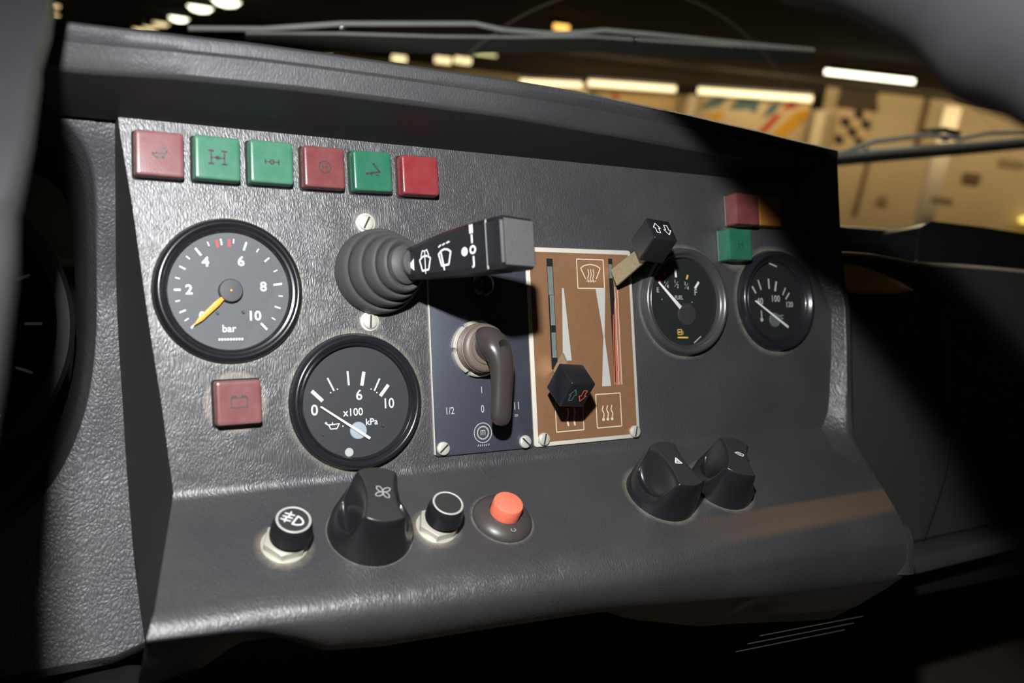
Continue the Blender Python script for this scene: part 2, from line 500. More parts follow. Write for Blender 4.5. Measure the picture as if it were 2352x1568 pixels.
panel = g.build('panel_face', M_panel, dash, Matrix(), smooth=50)

# worn dusty band along the right front of the shelf
g = G()
def shelf_pt(X, s, h=0.0):
    return (X, -57 - s*math.cos(aS) + h*math.sin(aS), s*math.sin(aS) + h*math.cos(aS))

# right side trim: wall and rounded front edge that runs from the hood down round the shelf
g = G()
inner = [(199, 98, 0), (207, 75, 0), (214, 52, 0), (223, 33, 0), (231.3, 17, 0), (229, -10, 0), (223, -46, 0), (215.5, -57.5, 0.5), (206, -74, 19.6), (196, -93.5, 42.8), (201, -98, 48.0), (205, -112, 55.0), (208, -136, 53)]
front = [(229, 116, 9), (228, 85, 9), (227.5, 52, 9), (230, 33, 8.5), (232.2, 17, 8.5), (231, -10, 8.5), (227.5, -49, 9), (225, -61, 11), (219, -84, 31), (213.5, -104, 49), (212, -110, 54.5), (211, -117, 58), (213.5, -136.5, 55)]
rows = []
NS = 40
def resamp(pl):
    out = []
    for k in range(NS):
        u = k/(NS-1)*(len(pl)-1); i = min(int(u), len(pl)-2); f = u-i
        out.append(Vector(pl[i]).lerp(Vector(pl[i+1]), f))
    return out
I, F = resamp(inner), resamp(front)
def off(V, d): return [tuple(p + Vector(d)) for p in V]
cols = [off(I, (-2, 0, -2)), off(I, (0, 0, 0.3))]
cols.append([tuple(i.lerp(f, 0.88) + Vector((0, 0, 0.6))) for i, f in zip(I, F)])
cols.append([tuple(f + Vector((0.6, 0, 0.5))) for f in F])
cols.append(off(F, (4.5, 0, 0.6))); cols.append(off(F, (6.5, 0, -1.2))); cols.append(off(F, (7.5, 0, -12))); cols.append(off(F, (9, 0, -70)))
g.grid(cols)
g.build('side_trim', M_trim, dash, Matrix(), smooth=40)

# left flank of the panel and the surround of the driver's cluster
g = G()
fe, be = [], []
for k in range(24):
    Y = 96 - k*(96+57)/23
    fe.append(Vector((left_edge(Y), Y, 0)))
for e in [(0, -59.4), (0.5, -75), (1, -90.5)]:
    q = e[0]; fe.append(Vector((-161.5-12.4*q, e[1], 2.5+37.5*q)))
fe += [Vector((-175.5, -95, 44)), Vector((-177.5, -98.5, 47)), Vector((-177.5, -104, 46))]
def back_edge(Y, k, n):
    d = lerp([(-135, -24), (-90, -32), (-40, -36), (30, -32), (70, -18), (96, -6)], Y)
    X = lerp([(-135, -168), (-110, -171.5), (-80, -173.6), (-40, -175), (20, -177), (70, -177.5), (96, -178)], Y)
    return Vector((X, Y, d))
n = len(fe)
for k, p in enumerate(fe):
    Yb = 96 - (96+122)*k/(n-1)
    be.append(back_edge(Yb, k, n))
cols = [[tuple(p + Vector((0.0, 0, 0))) for p in fe]]
for q in (0.03, 0.5, 0.97):
    cols.append([tuple(p.lerp(b, q)) for p, b in zip(fe, be)])
cols.append([tuple(b) for b in be])
g.grid(cols)
g.build('flank', M_flank, dash, Matrix(), smooth=40)

g = G()
cX, cY, hX, hY = -262, 40, 77.5, 115
def opening(a, k=1.0, n=2.7):
    ca, sa = math.cos(a), math.sin(a)
    if sa > 0:
        return (cX + k*hX*math.copysign(abs(ca)**(2/5), ca), cY + k*60*math.copysign(abs(sa)**(2/5), sa))
    return (cX + k*hX*math.copysign(abs(ca)**(2/n), ca), cY + k*hY*math.copysign(abs(sa)**(2/n), sa))
def surf_w(Y): return lerp([(-150, -22), (-90, -32), (-40, -36), (30, -32), (70, -18), (96, -6), (130, -4)], Y)
NA = 96
def outer_pt(a):
    ca, sa = math.cos(a), math.sin(a)
    best = 1e9
    yb, yt, xl = -122, 104, -345
    if sa > 1e-6: best = min(best, (yt-cY)/sa)
    if sa < -1e-6: best = min(best, (yb-cY)/sa)
    if ca < -1e-6: best = min(best, (xl-cX)/ca)
    if ca > 1e-6:
        for it in range(20):
            kx = (back_edge(cY + min(best, 400)*sa, 0, 1).x - cX)/ca
            best = min(best, kx) if it == 0 else min(kx, 1e9 if sa == 0 else ((yt-cY)/sa if sa > 0 else (yb-cY)/sa))
    return (cX + best*ca, cY + best*sa)
rows = []
angs = [2*PI*k/NA for k in range(NA)]
ro = [opening(a) for a in angs]; oo = [outer_pt(a) for a in angs]
def rowmix(q, dz=0.0):
    out = []
    for a, b in zip(ro, oo):
        x, y = a[0]+(b[0]-a[0])*q, a[1]+(b[1]-a[1])*q
        out.append((x, y, surf_w(y) + dz))
    return out
rows = [[(x, y, -95) for x, y in [opening(a, 0.93) for a in angs]],
        [(x, y, surf_w(y)-14) for x, y in [opening(a, 0.955) for a in angs]],
        [(x, y, surf_w(y)-9) for x, y in [opening(a, 0.965) for a in angs]],
        [(x, y, surf_w(y)-6.5) for x, y in [opening(a, 0.975) for a in angs]],
        [(x, y, surf_w(y)-2.2) for x, y in [opening(a, 0.992) for a in angs]],
        rowmix(0, -0.4), rowmix(0.12), rowmix(0.4), rowmix(0.7), rowmix(1)]
low = []
for x, y, w in rows[-1]:
    low.append((x, y - (4 if y < -118 else 0), w - 3))
rows.append(low)
rows.append([(x, y - (8 if y < -118 else 0), w - 60) for x, y, w in low])
g.grid(rows, close=True)
g.build('cluster_surround', M_side, dash, Matrix(), smooth=45)

# hood
g = G()
dT = [(-420, 12), (-330, 24), (-230, 31.5), (-190, 34), (-158, 37), (-130, 39.5), (-75, 40.5), (-25, 41), (25, 39), (78, 33), (140, 24), (200, 14), (230, 9.5), (240, 8)]
dB = [(-420, 6), (-330, 18), (-230, 25.5), (-190, 28), (-158, 34), (-113, 37.5), (-75, 37.5), (-25, 37), (42, 29.5), (92, 23), (140, 17), (200, 9), (230, 6), (240, 5)]
xs = frange(-335, 236, 64)
prof_rows = []
def hood_col(x):
    t, b = lerp(dT, x), lerp(dB, x)
    return [(x, 94.5, -3), (x, 95.3, 1.5), (x, 98.5, b*0.5), (x, 102, b-2.2), (x, 102.6, b-0.7), (x, 103.6, b+0.3),
            (x, 107, b+(t-b)*0.35), (x, 110.8, b+(t-b)*0.72), (x, 111.4, b+(t-b)*0.72-0.9), (x, 112.2, b+(t-b)*0.75-0.1),
            (x, 114.5, t-0.2), (x, 116.6, t-0.4), (x, 118.2, t-2), (x, 119.6, t-6), (x, 121.5, t-22), (x, 122, -40), (x, 119, -95), (x, 112, -135)]
cols = [hood_col(x) for x in xs]
g.grid(cols)
V = g.bm.verts
g.poly([Vector(p) for p in hood_col(236)])
hood = g.build('visor_hood', [M_hood, M_under], dash, Matrix(), smooth=30)
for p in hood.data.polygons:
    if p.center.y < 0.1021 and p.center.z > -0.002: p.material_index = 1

# vent slots moulded into the lower right front
g = G()
for k in range(3):
    a = Vector((196 - 2*k, -160 - 4.6*k, 37.5 - 5*k)); b = Vector((118 - 4*k, -156.5 - 4.6*k, 35.5 - 5*k))
    g.tube([a, a.lerp(b, 0.5), b], 0.3, 6)
g.build('slot_rib', plain('slot_rib_grey', (0.05, 0.045, 0.04), 0.5), dash, Matrix())

# pale tube painted as a glint along the lower trim's column cutout
g = G()
pth = []
for k in range(22):
    t = 0.002 + 0.165*k/21
    p = Cc(t)
    pth.append((p[0], p[1], p[2] - lerp(DT, t) + 0.4))
g.tube(pth, [0.1 + 0.4*math.sin(PI*(k/21)**0.8)**2 for k in range(22)], 8)
g.build('edge_glint', plain('edge_glint_grey', (0.13, 0.13, 0.13), 0.4, bump=1.0, bscale=900, var=0.6), dash, Matrix(), label='pale painted glint along the edge of the lower trim')

# ------------------------------------------------------------------ driver's round instrument behind the opening (in deep shade)
clu = thing('speedometer', 'large round black speedometer in the dark opening at far left', 'gauge', PF(-261, 18, -60))
g = G(); g.lathe([(69, -25), (69, 2), (67, 4), (62, 3.5), (60, 0), (60, -4)], 72); g.build('bezel', plain('matt_black_ring', (0.008, 0.008, 0.008), 0.6, spec=0.3), clu)
g = G(); g.lathe([(61, -4), (0.5, -4)], 72, cap1=True); g.build('dial_face', plain('matt_black_dial', (0.006, 0.006, 0.006), 0.9, spec=0.1), clu)
g = G()
for k in range(13):
    a = R_(225 - 22.5*k)
    g.ribbon([(50*math.cos(a), 50*math.sin(a)), (56*math.cos(a), 56*math.sin(a))], 1.2, -3.8)
g.build('scale_marks', M_whiter, clu, smooth=None)

# ------------------------------------------------------------------ warning lamps
def rrect(h, r, n=5, hy=None):
    hy = hy or h
    pts = []
    for cx, cy, a0 in ((h-r, hy-r, 0), (-h+r, hy-r, 90), (-h+r, -hy+r, 180), (h-r, -hy+r, 270)):
        for k in range(n+1):
            a = R_(a0 + 90*k/n)
            pts.append((cx + r*math.cos(a), cy + r*math.sin(a)))
    return pts
def make_lamp(X, Y, mat, label, sym, msym=None, rz=0, dz=0):
    t = thing('warning_lamp', label, 'warning lamp', PF(X, Y, 0, rz=rz), 'square warning lamps')
    g = G()
    rows = []
    for h, z, r in ((9.9, 0.05, 1.4), (9.9, 0.4, 1.4), (9.5, 0.9, 1.3), (9.3, 0.6, 1.2)):
        rows.append([(p[0], p[1], z) for p in rrect(h, r)])
    g.grid(rows, close=True); g.build('bezel', M_blackd, t)
    g = G()
    rows = []
    for h, z, r in ((9.3, 0.1, 1.2), (9.25, 2.0, 1.2), (9.1, 5.2+dz, 1.2), (8.98, 5.7+dz, 1.2), (8.75, 6.08+dz, 1.1), (8.4, 6.27+dz, 1.0), (7.5, 6.3+dz, 0.6)):
        rows.append([(p[0], p[1], z) for p in rrect(h, r)])
    V = g.grid(rows, close=True); g.cap(V[-1])
    g.build('lens', mat, t, smooth=25)
    if sym:
        g = G(); sym(g, 6.36+dz)
        g.build('symbol', msym or M_sym, t, smooth=None)
    return t
def sym_axles(g, z):
    for x in (-2.6, 2.6):
        g.ribbon([(x, -2.6), (x, 2.8)], 0.8, z)
        for y in (-2.6, 2.8): g.ribbon([(x-0.9, y), (x+0.9, y)], 0.8, z)
    g.ribbon([(-2.6, 0), (2.6, 0)], 0.7, z); g.disc(0, 0, 1.0, z)
def sym_diff(g, z):
    g.ribbon([(-2.8, -0.9), (-2.8, 0.9)], 0.6, z); g.ribbon([(2.8, -0.9), (2.8, 0.9)], 0.6, z)
    g.ribbon([(-2.8, 0), (2.8, 0)], 0.5, z)
    g.ribbon([(0.9*math.cos(2*PI*k/10), 0.9*math.sin(2*PI*k/10)) for k in range(10)], 0.45, z, True)
def sym_brake(g, z):
    g.ribbon([(2.6*math.cos(2*PI*k/16), 2.6*math.sin(2*PI*k/16)) for k in range(16)], 0.5, z, True)
    g.ribbon([(-1, -1.4), (-1, 1.4)], 0.5, z); g.ribbon([(1, -1.4), (1, 1.4)], 0.5, z)
    g.ribbon([(-1, 0), (1, 0)], 0.5, z)
def sym_seat(g, z):
    g.ribbon([(-3.2, -1.4), (3.0, -0.3), (0.2, 3.2)], 0.95, z); g.ribbon([(1.2, -1.8), (2.4, -1.8)], 0.6, z); g.ribbon([(-1.2, -2.0), (-0.6, -0.8)], 0.6, z)
def sym_oil(g, z):
    g.ribbon([(-2.6, -0.2), (-1.4, -1.6), (1.2, -1.6), (2.6, 1.0)], 0.9, z); g.ribbon([(-1.5, 0.1), (1.4, 0.1)], 0.9, z); g.disc(1.7, 2.4, 0.7, z); g.disc(-2.4, -0.4, 0.8, z)
def sym_batt(g, z):
    g.ribbon([(-3.2, -2), (3.2, -2), (3.2, 1.9), (-3.2, 1.9)], 0.55, z, True); g.ribbon([(-2.6, 2.5), (-1.2, 2.5)], 0.8, z); g.ribbon([(1.2, 2.5), (2.6, 2.5)], 0.8, z)
make_lamp(-163.0, 80.2, M_l_red1, 'dusty red square warning lamp at the left end of the top row', sym_oil, plain('ghost_print', (0.06, 0.045, 0.045), 0.5), rz=-0.6)
make_lamp(-140.8, 80.3, M_l_grn1, 'dusty green warning lamp with a dark four-wheel axle symbol', sym_axles, rz=-0.8)
make_lamp(-118.7, 80.4, M_l_grn1, 'dusty green warning lamp with a small dark axle-and-ring symbol', sym_diff, rz=-0.3)
make_lamp(-95.8, 80.1, M_l_red2, 'dull red warning lamp with a faint ringed symbol, fourth in the top row', sym_brake, M_symr)
make_lamp(-73.5, 80.1, M_l_grn2, 'clear green warning lamp with a dark angled arrow symbol', sym_seat, rz=0.8)
make_lamp(-50.5, 79.8, M_l_red3, 'bright red blank warning lamp at the right end of the top row', None, rz=0.5, dz=0.6)
make_lamp(-135.6, -20.5, M_l_red1, 'pale red square warning lamp with battery outline under the bar gauge', sym_batt, plain('ghost_print', (0.06, 0.045, 0.045), 0.5), rz=0.4)
make_lamp(147.2, 54.1, M_l_grn2, 'green square warning lamp between the two small gauges at right', sym_seat and (lambda g, z: (g.ribbon([(-1.6, -2), (-1.6, 2)], 0.7, z), g.ribbon([(1.6, -2), (1.6, 2)], 0.7, z), g.ribbon([(-1.6, 0), (1.6, 0)], 0.6, z))), plain('ghost_green', (0.012, 0.07, 0.04), 0.5), dz=2.6)
make_lamp(154.2, 75.0, M_l_red2, 'dark red warning lamp above the green one at the right of the panel', None, dz=2.8)
make_lamp(175.6, 75.7, M_l_amb, 'shaded amber warning lamp beside the dark red one at right', None)

# ------------------------------------------------------------------ gauges
def gauge_body(name, X, Y, label, dial, bez='black', R=30.0, lip=4.2, inner=24.5, depth=0.3, bmat=None):
    depth = 0.3
    t = thing(name, label, 'gauge', PF(X, Y, 0.05), 'round dashboard gauges')
    g = G()
    g.lathe([(R+0.6, 0.05), (R+0.3, 0.6), (R, 1.4), (R-0.5, lip-0.9), (R-1.4, lip-0.1), (R-2.2, lip), (R-3.1, lip-0.5), (R-3.5, lip-1.4), (inner+0.9, 2.6), (inner+0.55, 2.9), (inner, 2.4), (inner-0.3, depth)], 96)
    g.build('bezel', bmat or M_bezel, t, smooth=50)
    g = G(); g.lathe([(inner+0.5, depth), (0.3, depth)], 64, cap1=True); g.build('dial_face', dial, t)
    g = G(); g.lathe([(inner+0.6, 2.5), (0.3, 2.5)], 64, cap1=True); g.build('glass', M_glass, t)
    return t, depth
def tick(g, a, r0, r1, w, z, cx=0, cy=0):
    ca, sa = math.cos(R_(a)), math.sin(R_(a))
    n = (-sa*w/2, ca*w/2)
    g.poly([(cx+r0*ca-n[0], cy+r0*sa-n[1]), (cx+r1*ca-n[0], cy+r1*sa-n[1]), (cx+r1*ca+n[0], cy+r1*sa+n[1]), (cx+r0*ca+n[0], cy+r0*sa+n[1])], z)

# air pressure gauge (bar)
t, d = gauge_body('air_pressure_gauge', -136.6, 26.0, 'grey-faced round gauge marked bar with an orange needle', M_dial, inner=24.8)
z = d + 0.06
g = G()
DEG = [224, 204, 179, 153, 127, 98, 70.4, 40.7, 8.6, -19.5, -48]
for k in range(11):
    tick(g, DEG[k], 18.3 if k in (0, 4, 6, 8, 10) else 19.4, 22.0, 0.8 if k % 2 == 0 else 0.6, z)
    if k < 10: tick(g, (DEG[k]+DEG[k+1])/2, 20.2, 22.0, 0.45, z)
g.build('scale_marks', M_white, t, smooth=None)
g = G(); tick(g, 103, 18.6, 21.8, 1.0, z); tick(g, 89, 18.6, 21.8, 1.2, z); g.build('limit_mark', M_redp, t, smooth=None, label='two faded red limit marks')
g = G()
for v, x, y in (('2', -16.2, 0.3), ('4', -9.4, 11.9), ('6', 4.9, 12.4), ('8', 13.8, 1.8), ('10', 9.6, -10.6)):
    g.text(v, x, y, 3.9, z, bold=0.12, sx=1.05)
g.text('0', -11.4, -10.6, 3.6, z, bold=0.1)
g.text('bar', -0.9, -15.8, 3.0, z, bold=0.05)
for k in range(9): g.poly([(-5.3+1.15*k, -20.6), (-4.5+1.15*k, -20.6), (-4.5+1.15*k, -19.7), (-5.3+1.15*k, -19.7)], z)
g.build('numerals', M_white, t, smooth=None)
g = G()
a = R_(223.5)
rot = Matrix.Rotation(a, 4, 'Z')
g.prism([(4.5, -0.8), (8, -1.15), (17.0, -0.95), (21.3, 0), (17.0, 0.95), (8, 1.15), (4.5, 0.8)], d+1.4, d+2.1, 0.15, M=rot)
g.build('needle', M_orange, t)
g = G(); g.lathe([(4.9, d), (4.9, d+1.9), (4.5, d+2.5), (0.2, d+2.6)], 40, cap1=True); g.build('needle_hub', M_hubg, t)
g = G(); g.lathe([(0.5, d+2.6), (0.4, d+3.0), (0.1, d+3.1)], 12, cap1=True); g.build('pin', M_orange, t)
for x, y in ((-5.4, -9.2), (5.0, -8.8)):
    g = G(); g.lathe([(0.7, d), (0.6, d+1.0), (0.1, d+1.0)], 12, M=Matrix.Translation((x, y, 0)), cap1=True); g.build('stop_pin', M_hubg, t)

# oil pressure gauge (kPa)
t, d = gauge_body('oil_pressure_gauge', -83.4, -23.1, 'round gauge marked x100 kPa with oil can symbol and white needle', M_dial2, lip=4.8, inner=25.0, depth=-2.4, bmat=plain('blue_black_bezel', (0.012, 0.0122, 0.015), 0.25, coat=0.3))
z = d + 0.06
g = G()
def Z(x, y): return ((x-785)/21.6, (803-y)/21.6)
for (x0, y0, x1, y1, w) in ((347, 680, 447, 778, 1.5), (503, 565, 562, 688, 0.7), (702, 508, 710, 642, 0.8), (866, 520, 840, 652, 1.5), (1024, 592, 965, 708, 0.7), (1112, 658, 1024, 762, 1.5)):
    a, b = Vector(Z(x0, y0)), Vector(Z(x1, y1)); dd = (b-a); nn = Vector((-dd.y, dd.x)).normalized()*w/2
    g.poly([a-nn, b-nn, b+nn, a+nn], z)
for (x, y) in ((528, 705), (596, 675), (932, 690), (990, 728)): g.disc(*Z(x, y), 0.3, z, 8)
g.build('scale_marks', M_white, t, smooth=None)
g = G()
g.text('0', *Z(366, 865), 4.6, z, bold=0.06); g.text('6', *Z(808, 745), 4.5, z, bold=0.06); g.text('10', *Z(1105, 842), 4.5, z, bold=0.03, sx=0.9)
g.text('x100', *Z(742, 905), 3.4, z, bold=0.02, sx=0.95); g.text('kPa', *Z(925, 1008), 2.9, z, bold=0.02)
cx, cy = Z(545, 1020)
g.ribbon([(cx-1.4, cy-1.3), (cx+1.4, cy-1.3), (cx+2.6, cy+0.9), (cx+0.4, cy+0.6), (cx-2.2, cy+0.6)], 0.4, z, True)
g.ribbon([(cx-0.5, cy+0.6), (cx-0.5, cy+1.5)], 0.4, z); g.ribbon([(cx-3.6, cy+1.5), (cx-2.4, cy+0.4)], 0.4, z); g.disc(cx-3.4, cy+1.4, 0.5, z); g.disc(cx+4.2, cy-0.4, 0.3, z)
g.build('numerals', M_white, t, smooth=None)
g = G(); g.lathe([(3.9, d), (3.7, d+0.5), (0.2, d+0.6)], 32, M=Matrix.Translation((0.1, -12.9, 0)), cap1=True)
g.build('needle_hub', plain('pale_blue_hub', (0.32, 0.37, 0.42), 0.5), t)
g = G()
a, b = Vector(Z(418, 830)), Vector(Z(892, 1165)); dd = (b-a).normalized(); nn = Vector((-dd.y, dd.x))
g.prism([a-nn*0.35, b-nn*0.65, b+nn*0.65, a+nn*0.35], d+1.0, d+1.5, 0.1); g.build('needle', M_needle, t)
g = G(); g.lathe([(2.0, d), (1.8, d+0.3), (0.2, d+0.3)], 20, M=Matrix.Translation((-4.5, -22.2, 0)), cap1=True); g.build('lamp_window', M_whiter, t)
for (x, y) in ((435, 1090), (1035, 1050)):
    g = G(); g.lathe([(0.7, d), (0.6, d+0.8), (0.1, d+0.8)], 12, M=Matrix.Translation((*Z(x, y), 0)), cap1=True); g.build('stop_pin', M_hubg, t)

# fuel gauge
M_bez_silver = plain('worn_grey_bezel', (0.11, 0.105, 0.11), 0.3, metal=0.6, coat=0.2)
t, d = gauge_body('fuel_gauge', 109.7, 21.7, 'fuel gauge marked E to F behind the upper heater lever', M_dial3, lip=5.0, inner=24.8, depth=-2.2, bmat=M_bez_silver)
z = d + 0.06
def Z(x, y): return ((x-530)/18.6, (790-y)/23.4)
g = G()
for (x0, y0, x1, y1, w) in ((437, 352, 440, 468, 1.4), (748, 525, 690, 612, 1.4)):
    a, b = Vector(Z(x0, y0)), Vector(Z(x1, y1)); dd = (b-a); nn = Vector((-dd.y, dd.x)).normalized()*w/2
    g.poly([a-nn, b-nn, b+nn, a+nn], z)
g.build('scale_marks', M_white, t, smooth=None)
g = G()
g.text('E', *Z(190, 640), 2.6, z, bold=0.04); g.text('F', *Z(697, 668), 3.4, z, bold=0.04)
for (x, y, v) in ((305, 560, ('1', '4')), (440, 555, ('1', '2')), (575, 580, ('3', '4'))):
    px, py = Z(x, y)
    g.text(v[0], px-0.9, py+1.3, 1.9, z, bold=0.03); g.text(v[1], px+1.0, py-1.3, 2.1, z, bold=0.03); g.ribbon([(px-1.4, py-1.6), (px+1.4, py+1.5)], 0.2, z)
px, py = Z(465, 735)
g.text('FUEL', px, py, 2.2, z, bold=0.03, sx=0.9)
g.disc(*Z(237, 757), 0.35, z, 8); g.disc(*Z(640, 795), 0.35, z, 8)
g.build('numerals', M_whiter, t, smooth=None)
for (x0, y0, x1, y1) in ((282, 405, 300, 462), (602, 435, 582, 492)):
    g = G()
    a, b = Vector(Z(x0, y0)), Vector(Z(x1, y1)); dd = (b-a); nn = Vector((-dd.y, dd.x)).normalized()*0.6
    g.poly([a-nn, b-nn, b+nn, a+nn], z)
    g.build('yellow_mark', M_yelp, t, smooth=None)
g = G()
px, py = Z(455, 1185)
g.ribbon([(px-1.6, py-1.4), (px+1.2, py-1.4), (px+1.2, py+1.4), (px-1.6, py+1.4)], 0.5, z, True); g.ribbon([(px-1.2, py), (px+1.0, py)], 0.7, z); g.ribbon([(px+1.4, py+0.8), (px+2.2, py), (px+2.1, py-1.4)], 0.35, z)
g.ribbon([(px-1.6, py-3.0), (px+5.4, py-3.2)], 0.9, z)
g.build('reserve_symbol', M_yelp, t, smooth=None, label='yellow reserve lamp symbol')
g = G(); a, b = Vector(Z(210, 450)), Vector(Z(225, 520)); g.ribbon([a, b], 1.7, z); g.build('red_mark', M_redp, t, smooth=None)
g = G()
a, b = Vector(Z(190, 538)), Vector(Z(462, 870)); dd = (b-a).normalized(); nn = Vector((-dd.y, dd.x))
g.prism([a-nn*0.45, b-nn*1.1, b+nn*1.1, a+nn*0.45], d+1.0, d+1.5, 0.1); g.build('needle', M_needle, t)
g = G(); g.lathe([(6.4, d), (6.1, d+0.7), (0.2, d+0.9)], 32, M=Matrix.Translation((1.5, -7, 0)), cap1=True); g.build('needle_hub', M_dial2, t)
g = G(); a, b = Vector(Z(640, 1330)), Vector(Z(735, 1250)); g.ribbon([a, b], 0.6, z); g.build('scratch_glint', M_whiter, t, smooth=None)  # glint of a scratch, painted as a grey line

# temperature gauge
t, d = gauge_body('temperature_gauge', 181.0, 22.4, 'temperature gauge with thermometer symbol at the right end of the panel', M_dial3, lip=5.4, inner=23.6, depth=-2.6, bmat=plain('violet_black_bezel', (0.018, 0.017, 0.021), 0.25, coat=0.3, metal=0.2))
z = d + 0.06
def Z(x, y): return ((x-640)/22.2, (785-y)/32.6)
g = G()
for (x0, y0, x1, y1, w) in ((240, 505, 300, 640, 1.2), (352, 380, 400, 570, 1.0), (545, 350, 548, 550, 1.2), (690, 402, 655, 595, 1.5), (855, 525, 795, 670, 0.9), (925, 625, 848, 752, 1.0)):
    a, b = Vector(Z(x0, y0)), Vector(Z(x1, y1)); dd = (b-a); nn = Vector((-dd.y, dd.x)).normalized()*w/2
    g.poly([a-nn, b-nn, b+nn, a+nn], z)
px, py = Z(640, 85); g.ribbon([(px-3, py+1.2), (px+3.2, py-0.6)], 0.8, z)
g.build('scale_marks', M_whiter, t, smooth=None)
g = G()
g.text('40', *Z(365, 800), 3.8, z, bold=0.08); g.text('100', *Z(655, 748), 3.8, z, bold=0.08, sx=0.95); g.text('120', *Z(910, 862), 3.2, z, bold=0.08, sx=0.95)
px, py = Z(380, 1080)
g.ribbon([(px, py-1.6), (px, py+3.0)], 0.9, z); g.disc(px, py-2.2, 1.2, z)
g.text('°C', *Z(745, 1110), 2.4, z)
g.build('numerals', M_whiter, t, smooth=None)
g = G()
a, b = Vector(Z(255, 790)), Vector(Z(835, 1310)); dd = (b-a).normalized(); nn = Vector((-dd.y, dd.x))
g.prism([a-nn*0.35, b-nn*0.75, b+nn*0.75, a+nn*0.35], d+1.0, d+1.5, 0.1); g.build('needle', M_needle, t)
g = G(); g.lathe([(4.4, d), (4.2, d+0.6), (0.2, d+0.7)], 32, M=Matrix.Translation((-1.0, -11.5, 0)), cap1=True)
g.build('needle_hub', plain('grey_green_hub', (0.10, 0.12, 0.105), 0.5), t)

# ------------------------------------------------------------------ screws
def screw_mesh(name, parent, M, R=3.4, washer=True, slot=20, h=2.0):
    g = G()
    if washer: g.lathe([(R+1.0, 0), (R+1.0, 0.5), (R-0.5, 0.75)], 32, cap0=True)
    rows = g.lathe([(R, 0.3), (R, h*0.55), (R*0.93, h*0.82), (R*0.72, h*0.97), (R*0.3, h)], 32, cap1=True)
    head = g.build(name, M_steel, parent, M)
    g = G()
    g.box(-R*0.85, R*0.85, -0.42, 0.42, h*0.5, h+0.04, M=Matrix.Rotation(R_(slot), 4, 'Z'))
    g.build('screw_slot', M_sym, head)
    return head
s = screw_mesh('screw', None, PF(-75.9, 57.4, 0), 3.5, slot=62)
tag(s, 'pale zinc screw just above the rubber boot of the wiper stalk', 'screw', 'boot fixing screws')
s = screw_mesh('screw', None, PF(-75.9, 12.6, 0), 3.4, slot=86)
tag(s, 'pale zinc screw just below the rubber boot of the wiper stalk', 'screw', 'boot fixing screws')

# ------------------------------------------------------------------ wiper stalk
def frame3(o, x, y):
    x = Vector(x).normalized(); zz = x.cross(Vector(y)).normalized(); y = zz.cross(x).normalized()
    return Matrix(((x.x, y.x, zz.x, o[0]*mm), (x.y, y.y, zz.y, o[1]*mm), (x.z, y.z, zz.z, o[2]*mm), (0, 0, 0, 1)))
st = thing('wiper_stalk', 'black wiper stalk with white wiper symbols on a grey ribbed rubber boot', 'stalk lever', PF(0, 0, 0.1))
# ribbed boot: axis bends from the panel normal towards the lever
base = Vector((-72.2, 35, 0)); tip = Vector((-63.5, 36.2, 29))
g = G()
prof = []
for i in range(4):
    Ri = (19.3, 16.9, 14.5, 12.0)[i]; z0 = (0, 5.8, 11.4, 16.6)[i]; hh = (6.6, 6.4, 6.0, 5.0)[i]
    prof += [(Ri-0.2, z0), (Ri, z0+0.6), (Ri+0.1, z0+hh*0.4), (Ri-0.1, z0+hh*0.75), (Ri-0.5, z0+hh*0.93), (Ri-1.0, z0+hh), (Ri-1.7, z0+hh-0.1), (Ri-3.3, z0+hh-1.4)]
prof += [(8.6, 22.0), (7.6, 23.0), (5.6, 23.8), (5.2, 24.6), (5.8, 25.4), (5.6, 26.4), (4.4, 27.0)]
rows = []
dirv = (tip-base)
for r, zz in prof:
    u = zz/31.0
    c = base + Vector((dirv.x*u, dirv.y*u, zz))
    ax = Vector((0.5*u, 0.03*u, 1)).normalized()
    xx = Vector((1, 0, 0)) - ax*ax.x; xx.normalize(); yy = ax.cross(xx)
    rows.append([tuple(c + xx*r*math.cos(2*PI*j/56) + yy*r*math.sin(2*PI*j/56)) for j in range(56)])
V = g.grid(rows, close=True); g.cap(V[-1])
g.build('rubber_boot', M_rubber, st, smooth=38)
# lever: local x along the lever, y up, z towards the driver's side face
LS = Vector((-66.5, 36.2, 28)); LE = Vector((-51.0, 37.2, 80.0))
dl = (LE-LS); LL = dl.length
ML = frame3((LS.x, LS.y, LS.z), dl, (0, 1, 0))
# the marked face is local +Z or -Z whichever looks at the driver (towards -X)
zax = Vector((ML[0][2], ML[1][2], ML[2][2]))
sg = 1 if zax.x < 0 else -1
lev = G()
def lsec(x, y0, y1, z0, z1, c=2.0):
    return [(x, y0+c, z0), (x, y0, z0+c), (x, y0, z1-c), (x, y0+c, z1), (x, y1-c, z1), (x, y1, z1-c), (x, y1, z0+c), (x, y1-c, z0)]
W0 = 10.0
secs = [lsec(-5.0, -6.0, 6.0, -W0*0.8, 0, 1.2), lsec(-3.8, -7.2, 6.6, -W0, 0), lsec(8, -8.1, 8.3, -W0-1.5, 0), lsec(20, -9.0, 9.6, -W0-3, 0), lsec(32, -9.6, 10.3, -W0-5, 0), lsec(44, -10.1, 10.6, -W0-7, 0), lsec(45.6, -10.1, 10.6, -W0-7, 0)]
if sg < 0: secs = [[(x, y, -zq) for x, y, zq in r] for r in secs]
V = lev.grid(secs, close=True); lev.cap(V[0][::-1]); lev.cap(V[-1])
lever = lev.build('lever', M_black, st, ML, smooth=30)
g = G()
sec = [lsec(46.4, -10.0, 10.6, -W0-7, -0.3), lsec(50, -10.2, 10.6, -18, 0.2), lsec(54.6, -10.2, 10.4, -18.8, 0.2), lsec(55.6, -9.6, 9.8, -18.2, -0.5, 1.5)]
